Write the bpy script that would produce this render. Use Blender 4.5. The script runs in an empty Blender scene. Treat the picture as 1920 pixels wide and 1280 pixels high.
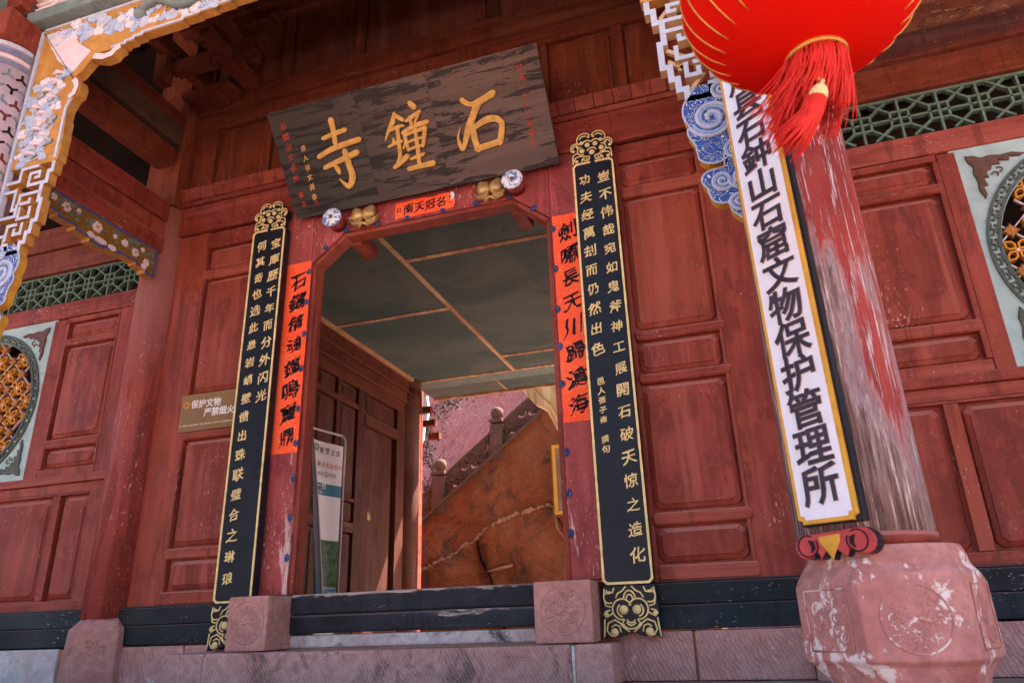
import bpy, bmesh, math, random
from mathutils import Vector, Matrix
random.seed(7)
R = math.radians
SC = bpy.context.scene
COL = SC.collection

# ------------------------------------------------------------------ camera, sky, sun, exposure
cam = bpy.data.cameras.new('camera'); camo = bpy.data.objects.new('camera', cam); COL.objects.link(camo)
RX = Vector((0.95077679, 0.30830511, -0.03116823))
RY = Vector((-0.13925596, 0.33525031, -0.93178056))
RZ = Vector((-0.27682355, 0.89025569, 0.36168154))
M = Matrix(((RX[0], -RY[0], -RZ[0], 1.824), (RX[1], -RY[1], -RZ[1], -4.0), (RX[2], -RY[2], -RZ[2], 0.28), (0, 0, 0, 1)))
camo.matrix_world = M
cam.sensor_width = 36; cam.lens = 25.67; cam.clip_end = 500; cam.clip_start = 0.05
cam.dof.use_dof = True; cam.dof.focus_distance = 3.9; cam.dof.aperture_fstop = 4.0
SC.camera = camo
SUN_DIR = Vector((0.42, 0.50, 0.80)).normalized()       # towards the sun: behind the gate, to the right
W = bpy.data.worlds.new('World'); SC.world = W; W.use_nodes = True
nt = W.node_tree; bg = nt.nodes['Background']
sky = nt.nodes.new('ShaderNodeTexSky'); sky.sky_type = 'NISHITA'; sky.sun_disc = False
sky.sun_elevation = math.asin(SUN_DIR.z); sky.sun_rotation = math.atan2(SUN_DIR.x, SUN_DIR.y)
sky.air_density = 0.8; sky.dust_density = 5.0; sky.ozone_density = 0.4
nt.links.new(sky.outputs[0], bg.inputs[0]); bg.inputs[1].default_value = 0.11
sl = bpy.data.lights.new('sun', 'SUN'); sl.energy = 4.6; sl.angle = R(0.5); sl.color = (1.0, 0.93, 0.83)
so = bpy.data.objects.new('sun', sl); COL.objects.link(so); so.rotation_euler = SUN_DIR.to_track_quat('Z', 'Y').to_euler()
so.location = (3, 3, 12)
vs = SC.view_settings; vs.view_transform = 'Standard'; vs.look = 'None'; vs.gamma = 1; vs.exposure = 2.62
vs.use_curve_mapping = False

# ------------------------------------------------------------------ materials
def mat_base(name):
    m = bpy.data.materials.new(name); m.use_nodes = True
    n = m.node_tree.nodes; b = n['Principled BSDF']; b.inputs['Specular IOR Level'].default_value = 0.16
    return m, m.node_tree, b
class NB:
    def __init__(s, nt, seedy=True):
        s.nt = nt; s.tc = nt.nodes.new('ShaderNodeTexCoord'); s.oi = nt.nodes.new('ShaderNodeObjectInfo')
        mul = s.n('ShaderNodeVectorMath', operation='MULTIPLY'); s.l(s.oi.outputs['Random'], mul.inputs[0]); mul.inputs[1].default_value = (37, 23, 41)
        add = s.n('ShaderNodeVectorMath', operation='ADD'); s.l(s.tc.outputs['Object'], add.inputs[0]); s.l(mul.outputs[0], add.inputs[1])
        s.co = add.outputs[0]
    def n(s, t, **k):
        nd = s.nt.nodes.new(t)
        for a, v in k.items(): setattr(nd, a, v)
        return nd
    def l(s, a, b): s.nt.links.new(a, b)
    def noise(s, scale=5, stretch=(1, 1, 1), detail=6, rough=0.6, dist=0.0, co=None):
        mp = s.n('ShaderNodeMapping'); mp.inputs['Scale'].default_value = [scale * q for q in stretch]; s.l(co or s.co, mp.inputs[0])
        t = s.n('ShaderNodeTexNoise'); t.inputs['Scale'].default_value = 1; t.inputs['Detail'].default_value = detail
        t.inputs['Roughness'].default_value = rough; t.inputs['Distortion'].default_value = dist
        s.l(mp.outputs[0], t.inputs['Vector']); return t.outputs['Fac']
    def ramp(s, fac, a, b, inv=False):
        r = s.n('ShaderNodeMapRange'); r.inputs['From Min'].default_value = a; r.inputs['From Max'].default_value = b
        if inv: r.inputs['To Min'].default_value = 1; r.inputs['To Max'].default_value = 0
        r.interpolation_type = 'SMOOTHSTEP'; s.l(fac, r.inputs[0]); return r.outputs[0]
    def mul(s, a, b):
        m = s.n('ShaderNodeMath', operation='MULTIPLY')
        for i, v in enumerate((a, b)):
            if isinstance(v, (int, float)): m.inputs[i].default_value = v
            else: s.l(v, m.inputs[i])
        return m.outputs[0]
    def math(s, op, a, b=0):
        m = s.n('ShaderNodeMath', operation=op)
        for i, v in enumerate((a, b)):
            if isinstance(v, (int, float)): m.inputs[i].default_value = v
            else: s.l(v, m.inputs[i])
        return m.outputs[0]
    def mix(s, fac, a, b, mode='MIX'):
        m = s.n('ShaderNodeMix', data_type='RGBA', blend_type=mode)
        if isinstance(fac, (int, float)): m.inputs[0].default_value = fac
        else: s.l(fac, m.inputs[0])
        for i, v in ((6, a), (7, b)):
            if isinstance(v, tuple): m.inputs[i].default_value = (*v[:3], 1)
            else: s.l(v, m.inputs[i])
        return m.outputs[2]
    def bump(s, h, bsdf, strength=0.3, dist=0.01):
        b = s.n('ShaderNodeBump'); b.inputs['Strength'].default_value = strength; b.inputs['Distance'].default_value = dist
        s.l(h, b.inputs['Height']); s.l(b.outputs[0], bsdf.inputs['Normal'])
STR = {'x': (0.07, 1, 1), 'y': (1, 0.07, 1), 'z': (1, 1, 0.07)}
def sc(c, k): return tuple(min(1, v * k) for v in c)

def painted_wood(name, base, axis='z', rough=0.5, chip=0.67, chipcol=(0.62, 0.42, 0.36), grime=0.55, wear=0.0, barecol=(0.23, 0.14, 0.1), grad=(0, 0, 0), gof=0.0):
    m, nt, b = mat_base(name); N = NB(nt)
    grain = N.noise(16, STR[axis], 8, 0.65)
    blotch = N.noise(2.6, (1, 1, 1), 5, 0.6, 0.6)
    col = N.mix(N.ramp(grain, 0.3, 0.75), sc(base, 0.72), sc(base, 1.22))
    col = N.mix(N.mul(N.ramp(blotch, 0.35, 0.7), grime), col, sc(base, 0.55))
    mot = N.noise(8, (1, 1, 1) if axis != 'z' else (1, 1, 0.5), 7, 0.7, 0.3)
    col = N.mix(N.mul(N.ramp(mot, 0.50, 0.60), 0.8), col, sc(base, 0.56)); col = N.mix(N.mul(N.ramp(mot, 0.46, 0.3), 0.0), col, base)
    fade = N.noise(5, STR[axis], 4, 0.6, 0.4); col = N.mix(N.mul(N.ramp(fade, 0.50, 0.62), 0.6), col, (base[0] * 1.3, base[1] * 1.8, base[2] * 1.9))
    warm = N.noise(1.3, (1, 1, 1), 3, 0.5)
    col = N.mix(N.mul(N.ramp(warm, 0.45, 0.75), 0.5), col, (base[0] * 1.25, base[1] * 1.5, base[2] * 1.1))
    drip = N.noise(9, tuple(0.12 if q < 1 else 1 for q in ((1, 1, 0.07))), 5, 0.65, 0.2)
    col = N.mix(N.mul(N.ramp(drip, 0.54, 0.62), 0.6), col, sc(base, 0.5))
    fine = N.noise(45, (1, 1, 1), 4, 0.7); col = N.mix(N.mul(N.ramp(fine, 0.55, 0.7), 0.35), col, (base[0] * 1.3, base[1] * 1.9, base[2] * 2.0))
    cn = N.noise(85, tuple(0.35 if q < 1 else 1 for q in STR[axis]), 5, 0.7)
    region = N.noise(2.2, (1, 1, 1), 3, 0.6)
    cf = N.ramp(N.math('ADD', cn, N.mul(region, 0.38)), chip + 0.19, chip + 0.22)
    if wear > 0:
        wn = N.noise(4.5, tuple(0.22 if q < 1 else 1 for q in STR[axis]), 9, 0.72, 0.4)
        gx = N.n('ShaderNodeVectorMath', operation='DOT_PRODUCT'); N.l(N.tc.outputs['Object'], gx.inputs[0]); gx.inputs[1].default_value = grad
        wn = N.math('ADD', wn, N.math('ADD', gx.outputs['Value'], gof))
        wf = N.ramp(wn, 0.66 - wear * 0.2, 0.69 - wear * 0.2)
        col = N.mix(wf, col, N.mix(grain, sc(barecol, 0.6), sc(barecol, 2.1)))
        cf = N.math('MAXIMUM', cf, N.mul(N.ramp(cn, 0.58, 0.63), wf))
    col = N.mix(N.mul(cf, 0.8), col, chipcol)
    ge = N.n('ShaderNodeNewGeometry'); sx = N.n('ShaderNodeSeparateXYZ'); N.l(ge.outputs['Normal'], sx.inputs[0])
    col = N.mix(N.mul(N.ramp(sx.outputs[2], 0.14, 0.5), N.math('ADD', N.mul(fine, 0.6), 0.32)), col, (base[0] * 0.6 + 0.30, base[1] * 0.6 + 0.17, base[2] * 0.6 + 0.145))  # dusty pale tint on upward-facing surfaces, painting in the highlights of top edges
    N.l(col, b.inputs['Base Color'])
    rr = N.ramp(blotch, 0.2, 0.8); rm = N.n('ShaderNodeMapRange'); N.l(rr, rm.inputs[0]); rm.inputs[3].default_value = rough - 0.1; rm.inputs[4].default_value = rough + 0.18
    N.l(rm.outputs[0], b.inputs['Roughness'])
    h = N.math('ADD', N.mul(grain, 0.5), N.mul(cf, -0.5))
    N.bump(h, b, 0.35, 0.004)
    return m
def plain(name, base, rough=0.6, var=0.25, scale=14, metal=0.0, bump=0.15, spec=None, wearcol=None, wear=0.62):
    m, nt, b = mat_base(name); N = NB(nt)
    n1 = N.noise(scale, (1, 1, 1), 6, 0.65); n2 = N.noise(scale * 0.25, (1, 1, 1), 4, 0.6)
    col = N.mix(N.ramp(n1, 0.3, 0.7), sc(base, 1 - var), sc(base, 1 + var * 0.7))
    col = N.mix(N.mul(N.ramp(n2, 0.45, 0.7), 0.5), col, sc(base, 1 - 1.2 * var))
    if wearcol: col = N.mix(N.ramp(n1, wear, wear + 0.05), col, wearcol)
    N.l(col, b.inputs['Base Color']); b.inputs['Roughness'].default_value = rough; b.inputs['Metallic'].default_value = metal
    if bump: N.bump(n1, b, bump, 0.004)
    return m
def stone(name, base, chisel=0.0, patch=0.0, dark=0.0, ang=(20, 0, 50), cscale=55, rough=0.85, patchcol=(0.62, 0.55, 0.5), bd=0.006):
    m, nt, b = mat_base(name); N = NB(nt)
    n1 = N.noise(22, (1, 1, 1), 8, 0.7); n2 = N.noise(3.2, (1, 1, 1), 5, 0.6, 0.4)
    col = N.mix(N.ramp(n1, 0.3, 0.72), sc(base, 0.78), sc(base, 1.25))
    col = N.mix(N.mul(N.ramp(n2, 0.42, 0.7), 0.55), col, (base[0] * 0.8, base[1] * 0.62, base[2] * 0.6))
    if dark:
        n4 = N.noise(1.7 if bd > 0.02 else 5, (1, 1, 1), 9, 0.7, 1.0)
        col = N.mix(N.mul(N.ramp(n4, 0.5, 0.66), dark), col, (0.05, 0.035, 0.03))
    h = N.mul(n1, 0.6)
    if chisel:
        mp = N.n('ShaderNodeMapping'); mp.inputs['Rotation'].default_value = [R(a) for a in ang]; N.l(N.co, mp.inputs[0])
        wv = N.n('ShaderNodeTexWave'); wv.inputs['Scale'].default_value = cscale / 6.28; wv.inputs['Distortion'].default_value = 7.0; wv.inputs['Detail'].default_value = 4; wv.inputs['Detail Scale'].default_value = 1.6
        N.l(mp.outputs[0], wv.inputs[0]); h = N.math('ADD', h, N.mul(wv.outputs['Fac'], chisel))
        col = N.mix(N.mul(N.ramp(wv.outputs['Fac'], 0.7, 1.0), 0.35), col, sc(base, 1.5))
    if patch:
        n3 = N.noise(6.5, (1, 1, 0.75), 10, 0.72, 0.35)
        pf = N.ramp(n3, 0.69 - patch * 0.16, 0.72 - patch * 0.16)
        col = N.mix(N.mul(pf, 0.85), col, patchcol)
    N.l(col, b.inputs['Base Color']); b.inputs['Roughness'].default_value = rough
    N.bump(h, b, 0.6, bd)
    return m

RED = (0.275, 0.052, 0.034)
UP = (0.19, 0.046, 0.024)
red_v = painted_wood('red_wood_upright', RED, 'z')
red_h = painted_wood('red_wood_level', RED, 'x')
red_y = painted_wood('red_wood_cross', RED, 'y')
red_frame = painted_wood('red_door_frame', (0.36, 0.07, 0.065), 'z', 0.55, 0.64, wear=0.15, barecol=(0.42, 0.28, 0.26), grad=(0, 0, -0.11), gof=-0.02)
red_worn = painted_wood('weathered_column_paint', (0.33, 0.05, 0.04), 'z', 0.6, 0.56, (0.70, 0.58, 0.58), wear=0.60, barecol=(0.24, 0.17, 0.155), grad=(-0.55, 0, -0.085), gof=-0.03)
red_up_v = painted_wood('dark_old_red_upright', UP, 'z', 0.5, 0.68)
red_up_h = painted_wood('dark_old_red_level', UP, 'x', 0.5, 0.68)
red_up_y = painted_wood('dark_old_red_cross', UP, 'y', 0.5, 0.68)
red_old = painted_wood('old_red_column_paint', (0.28, 0.05, 0.038), 'z', 0.55, 0.63, wear=0.1)
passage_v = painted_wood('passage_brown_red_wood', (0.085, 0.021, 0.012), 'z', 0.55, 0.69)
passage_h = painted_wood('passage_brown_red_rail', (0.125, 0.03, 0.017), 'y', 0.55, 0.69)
blackbeam = painted_wood('blue_black_beam_paint', (0.010, 0.016, 0.022), 'x', 0.45, 0.66, (0.45, 0.38, 0.3), wear=0.0)
threshold = painted_wood('worn_black_threshold_paint', (0.026, 0.027, 0.034), 'x', 0.6, 0.68, (0.4, 0.34, 0.3), wear=0.22, barecol=(0.30, 0.24, 0.20), grad=(0, 0, 1.6))
lacquer = plain('black_lacquer', (0.014, 0.017, 0.024), 0.38, 0.3, 6, bump=0.05)
gold = plain('gold_paint', (0.80, 0.63, 0.27), 0.45, 0.2, 30, 0.0, wearcol=(0.15, 0.1, 0.05), wear=0.74)
brass = plain('dull_brass', (0.52, 0.36, 0.13), 0.33, 0.25, 20, 0.45, bump=0.05)
goldchar = plain('carved_gold_character', (0.58, 0.35, 0.10), 0.5, 0.25, 30, 0.1, wearcol=(0.2, 0.1, 0.03), wear=0.72)
white_b = plain('white_board_paint', (0.74, 0.77, 0.82), 0.55, 0.08, 9)
char_ink = plain('dark_violet_ink', (0.045, 0.035, 0.05), 0.5, 0.3, 20)
char_edge = plain('brown_cut_edge', (0.42, 0.25, 0.2), 0.7, 0.2, 20)
yellow = plain('yellow_ochre_paint', (0.62, 0.33, 0.045), 0.55, 0.18, 18)
ochre = plain('ochre_carved_wood', (0.50, 0.25, 0.06), 0.65, 0.25, 16)
cream = plain('cream_cut_wood', (0.62, 0.45, 0.26), 0.65, 0.2, 22)
paleblue = plain('pale_blue_white_paint', (0.50, 0.56, 0.66), 0.6, 0.15, 24, wearcol=(0.45, 0.38, 0.38), wear=0.66)
skyblue = plain('sky_blue_paint', (0.33, 0.48, 0.72), 0.55, 0.25, 26)
pinkwhite = plain('pinkish_white_paint', (0.72, 0.60, 0.60), 0.6, 0.12, 24)
greygreen = plain('grey_green_paint', (0.18, 0.24, 0.22), 0.6, 0.25, 18)
greyblue = plain('grey_blue_paint', (0.20, 0.22, 0.32), 0.6, 0.25, 24)
blue = plain('blue_border_paint', (0.06, 0.10, 0.32), 0.5, 0.2, 24)
lattice_g = plain('faded_green_lattice_paint', (0.12, 0.20, 0.15), 0.6, 0.3, 30)
turq = plain('pale_turquoise_board_paint', (0.36, 0.50, 0.47), 0.6, 0.16, 10, wearcol=(0.2, 0.26, 0.24), wear=0.68)
brownp = plain('brown_relief_paint', (0.13, 0.07, 0.05), 0.6, 0.3, 24)
greyp = plain('dark_grey_ring_paint', (0.09, 0.11, 0.09), 0.6, 0.3, 24)
orange = plain('orange_petal_paint', (0.62, 0.26, 0.03), 0.5, 0.2, 20)
rosette = plain('brown_orange_rosette_paint', (0.38, 0.16, 0.05), 0.6, 0.3, 20)
darkback = plain('dark_board_behind_lattice', (0.025, 0.014, 0.009), 0.8, 0.3, 6)
soot = plain('sooty_roof_timber', (0.009, 0.005, 0.004), 1.0, 0.4, 5, bump=0); soot.node_tree.nodes['Principled BSDF'].inputs['Specular IOR Level'].default_value = 0.08
sandst = stone('pink_sandstone', (0.44, 0.225, 0.195), 0.0, 0.0, 0.0)
sand_ch = stone('chiselled_pink_sandstone', (0.47, 0.25, 0.22), 0.9, 0.55, 0.0, (0, 25, 0), 95)
sand_step = stone('stained_sandstone_step', (0.44, 0.25, 0.22), 0.5, 0.3, 0.7, (0, 30, 0), 110)
sand_ped = stone('plaster_splashed_sandstone', (0.45, 0.21, 0.185), 0.0, 0.85, 0.0, patchcol=(0.78, 0.72, 0.68))
floor_m = stone('grey_pink_paving', (0.30, 0.22, 0.20), 0.2, 0.2, 0.3)
court_m = stone('sunlit_sandstone_paving', (0.42, 0.27, 0.22), 0.1, 0.1, 0.1)
stair_m = stone('orange_brown_stair_stone', (0.24, 0.085, 0.036), 0.3, 0.22, 0.9, (0, 62, 0), 55, 0.9, (0.42, 0.2, 0.10), 0.025)
rail_st = stone('brown_carved_balustrade_stone', (0.13, 0.07, 0.048), 0.1, 0.0, 0.5, bd=0.01)
rock_m = stone('pink_rock_face', (0.47, 0.205, 0.19), 1.2, 0.3, 0.4, (0, -38, 0), 22, 0.9, (0.62, 0.42, 0.38), 0.07)
mortar = stone('crumbly_mortar', (0.40, 0.21, 0.115), 0.0, 0.3, 0.3)
plaster = stone('white_plaster_smear', (0.55, 0.50, 0.48), 0.0, 0.2, 0.1)
tanwood = painted_wood('new_tan_wood', (0.86, 0.60, 0.40), 'z', 0.6, 0.75, grime=0.2)
batten = painted_wood('raw_batten_wood', (0.55, 0.3, 0.17), 'y', 0.7, 0.72)
bark_m = plain('grey_bark', (0.1, 0.07, 0.05), 0.9, 0.3, 20)
leaf_m = plain('dry_leaf', (0.03, 0.028, 0.018), 0.7, 0.4, 8)
vinyl = plain('pale_lilac_vinyl', (0.82, 0.76, 0.79), 0.4, 0.05, 3, bump=0)
vinyl_back = plain('grey_vinyl_back', (0.42, 0.38, 0.42), 0.45, 0.06, 3, bump=0)
teal = plain('teal_print', (0.03, 0.18, 0.25), 0.4, 0.1, 5, bump=0)
forest = plain('forest_photo_print', (0.03, 0.10, 0.035), 0.4, 0.9, 16, bump=0)
redprint = plain('red_print', (0.55, 0.10, 0.07), 0.4, 0.05, 5, bump=0)
ink = plain('black_ink', (0.012, 0.010, 0.012), 0.55, 0.2, 20, bump=0)
metalrod = plain('pale_metal_tube', (0.5, 0.45, 0.45), 0.35, 0.1, 10, 0.5, bump=0)
notice_m = plain('bronze_brown_notice', (0.24, 0.14, 0.055), 0.45, 0.15, 4, 0.0, bump=0)
whitetext = plain('white_lettering', (0.75, 0.74, 0.7), 0.5, 0.1, 20, bump=0)
redtext = plain('faded_red_lettering', (0.38, 0.05, 0.028), 0.6, 0.3, 30, bump=0)
sealred = plain('dull_red_seal', (0.16, 0.03, 0.02), 0.6, 0.2, 20, bump=0)
porcelain = None

def weathered_column():
    m, nt, b = mat_base('weathered_column_paint'); N = NB(nt)
    fib = N.noise(70, (1, 1, 0.045), 10, 0.78, 0.15); fib2 = N.noise(22, (1, 1, 0.05), 6, 0.7, 0.3)
    paint = N.mix(N.ramp(N.noise(6, (1, 1, 0.3), 6, 0.65), 0.35, 0.65), (0.22, 0.03, 0.024), (0.36, 0.06, 0.05))
    wood = N.mix(N.ramp(fib, 0.36, 0.62), (0.05, 0.03, 0.028), (0.34, 0.21, 0.185)); wood = N.mix(N.mul(N.ramp(fib2, 0.54, 0.66), 0.45), wood, (0.55, 0.46, 0.47))
    wood = N.mix(N.mul(N.ramp(N.noise(4, (1, 1, 0.3), 5, 0.6), 0.5, 0.62), 0.55), wood, (0.075, 0.045, 0.05))
    gx = N.n('ShaderNodeVectorMath', operation='DOT_PRODUCT'); N.l(N.tc.outputs['Object'], gx.inputs[0]); gx.inputs[1].default_value = (-0.6, 0.0, -0.22)
    big = N.noise(5.0, (1, 1, 0.2), 10, 0.74, 0.1); mk = N.math('ADD', N.math('ADD', N.mul(big, 0.75), N.mul(fib2, 0.30)), gx.outputs['Value'])
    f = N.ramp(mk, 0.64, 0.675); edge = N.mul(N.ramp(mk, 0.60, 0.64), N.ramp(mk, 0.71, 0.68, False))
    col = N.mix(f, paint, wood)
    fleck = N.ramp(N.math('ADD', fib, N.mul(big, 0.25)), 0.665, 0.69); col = N.mix(N.mul(fleck, 0.8), col, (0.70, 0.58, 0.58))
    col = N.mix(N.mul(edge, 0.35), col, (0.62, 0.50, 0.54))
    N.l(col, b.inputs['Base Color']); b.inputs['Roughness'].default_value = 0.75
    h = N.math('ADD', N.mul(f, -0.9), N.math('ADD', N.mul(fib, 0.6), N.mul(fleck, -0.5))); N.bump(h, b, 0.8, 0.005)
    return m
def special_materials():
    global plaque_m, paper_m, silk_m, tassel_m, goldstrip, ceil_m, cloudblue, porcelain, poster_m, orna_blue, tile_m
    # weathered plaque board
    m, nt, b = mat_base('weathered_plaque_wood'); N = NB(nt)
    g = N.noise(13, (0.05, 1, 1), 9, 0.7); g2 = N.noise(20, (0.14, 1, 1.0), 6, 0.7, 0.5); g3 = N.noise(1.2, (1, 1, 1), 3, 0.5)
    gr = N.n('ShaderNodeSeparateXYZ'); N.l(N.tc.outputs['Object'], gr.inputs[0])
    side = N.ramp(gr.outputs[0], -0.7, 0.5)
    col = N.mix(N.ramp(g, 0.3, 0.72), (0.09, 0.064, 0.054), (0.145, 0.102, 0.087))
    col = N.mix(side, (0.045, 0.042, 0.037), col)
    dk = N.math('ADD', g2, N.mul(g3, 0.25))
    col = N.mix(N.mul(N.ramp(dk, 0.64, 0.68), 0.85), col, (0.014, 0.015, 0.016))
    N.l(col, b.inputs['Base Color']); b.inputs['Roughness'].default_value = 0.55; N.bump(g, b, 0.3, 0.003); plaque_m = m
    # red paper with gold flecks
    m, nt, b = mat_base('gold_flecked_red_paper'); N = NB(nt)
    v = N.n('ShaderNodeTexVoronoi'); v.inputs['Scale'].default_value = 60; N.l(N.co, v.inputs['Vector'])
    v2 = N.noise(9, (1, 1, 1), 2, 0.5)
    f = N.mul(N.ramp(v.outputs['Distance'], 0.13, 0.2, True), N.ramp(v2, 0.4, 0.52))
    n = N.noise(3, (1, 1, 1), 4, 0.6)
    col = N.mix(N.ramp(n, 0.3, 0.7), (0.95, 0.09, 0.025), (1.0, 0.14, 0.045))
    col = N.mix(f, col, (0.9, 0.6, 0.3)); N.l(col, b.inputs['Base Color']); b.inputs['Roughness'].default_value = 0.6; paper_m = m
    N.bump(n, b, 0.4, 0.01)
    # lantern silk
    m, nt, b = mat_base('red_lantern_silk'); N = NB(nt)
    n = N.noise(220, (1, 1, 1), 2, 0.5)
    col = N.mix(n, (0.80, 0.008, 0.004), (0.90, 0.02, 0.008)); N.l(col, b.inputs['Base Color']); b.inputs['Roughness'].default_value = 0.85; b.inputs['Specular IOR Level'].default_value = 0.05
    tr = N.n('ShaderNodeBsdfTranslucent'); tr.inputs[0].default_value = (0.9, 0.02, 0.005, 1)
    mx = N.n('ShaderNodeMixShader'); mx.inputs[0].default_value = 0.35; out = nt.nodes['Material Output']
    N.l(b.outputs[0], mx.inputs[1]); N.l(tr.outputs[0], mx.inputs[2]); N.l(mx.outputs[0], out.inputs[0]); N.bump(n, b, 0.15, 0.001); silk_m = m
    tassel_m = plain('red_tassel_thread', (0.75, 0.04, 0.028), 0.6, 0.12, 30, bump=0)
    goldstrip = plain('gold_foil_strip', (0.62, 0.30, 0.06), 0.35, 0.15, 60, 0.5, bump=0.1)
    # green grey ceiling sheet
    m, nt, b = mat_base('grey_green_ceiling_sheet'); N = NB(nt)
    n1 = N.noise(1.5, (1, 1, 1), 8, 0.62, 0.5); n2 = N.noise(9, (1, 1, 1), 5, 0.6)
    col = N.mix(N.ramp(n1, 0.42, 0.62), (0.068, 0.105, 0.098), (0.115, 0.14, 0.125)); col = N.mix(N.mul(N.ramp(n2, 0.6, 0.75), 0.3), col, (0.06, 0.075, 0.065))
    col = N.mix(N.ramp(N.noise(14, (1, 1, 1), 2, 0.5), 0.735, 0.75), col, (0.02, 0.02, 0.02))
    N.l(col, b.inputs['Base Color']); b.inputs['Roughness'].default_value = 0.6; ceil_m = m
    # blue and white swirled cloud paint
    m, nt, b = mat_base('blue_and_white_cloud_paint'); N = NB(nt)
    n = N.noise(7.5, (1, 1, 1), 2, 0.5, 2.2); s = N.math('SINE', N.mul(n, 62.0))
    s2 = N.ramp(s, -0.6, 0.9); col = N.mix(s2, (0.05, 0.12, 0.42), (0.16, 0.28, 0.60)); col = N.mix(N.ramp(s, 0.72, 0.97), col, (0.70, 0.75, 0.85))
    N.l(col, b.inputs['Base Color']); b.inputs['Roughness'].default_value = 0.5; N.bump(s2, b, 0.9, 0.012); cloudblue = m
    # blue and white rim
    m, nt, b = mat_base('blue_and_white_enamel'); N = NB(nt)
    n = N.noise(38, (1, 1, 1), 4, 0.6); col = N.mix(N.ramp(n, 0.47, 0.56), (0.75, 0.78, 0.82), (0.14, 0.25, 0.50)); N.l(col, b.inputs['Base Color']); b.inputs['Roughness'].default_value = 0.35; porcelain = m
    m, nt, b = mat_base('blue_flower_ornament_paint'); N = NB(nt)
    n = N.noise(90, (1, 1, 1), 3, 0.6); col = N.mix(N.ramp(n, 0.45, 0.6), (0.012, 0.02, 0.075), (0.09, 0.13, 0.28)); N.l(col, b.inputs['Base Color']); N.bump(n, b, 0.8, 0.004); orna_blue = m
    tile_m = plain('grey_roof_tile', (0.12, 0.11, 0.10), 0.8, 0.3, 9)
special_materials()

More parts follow.
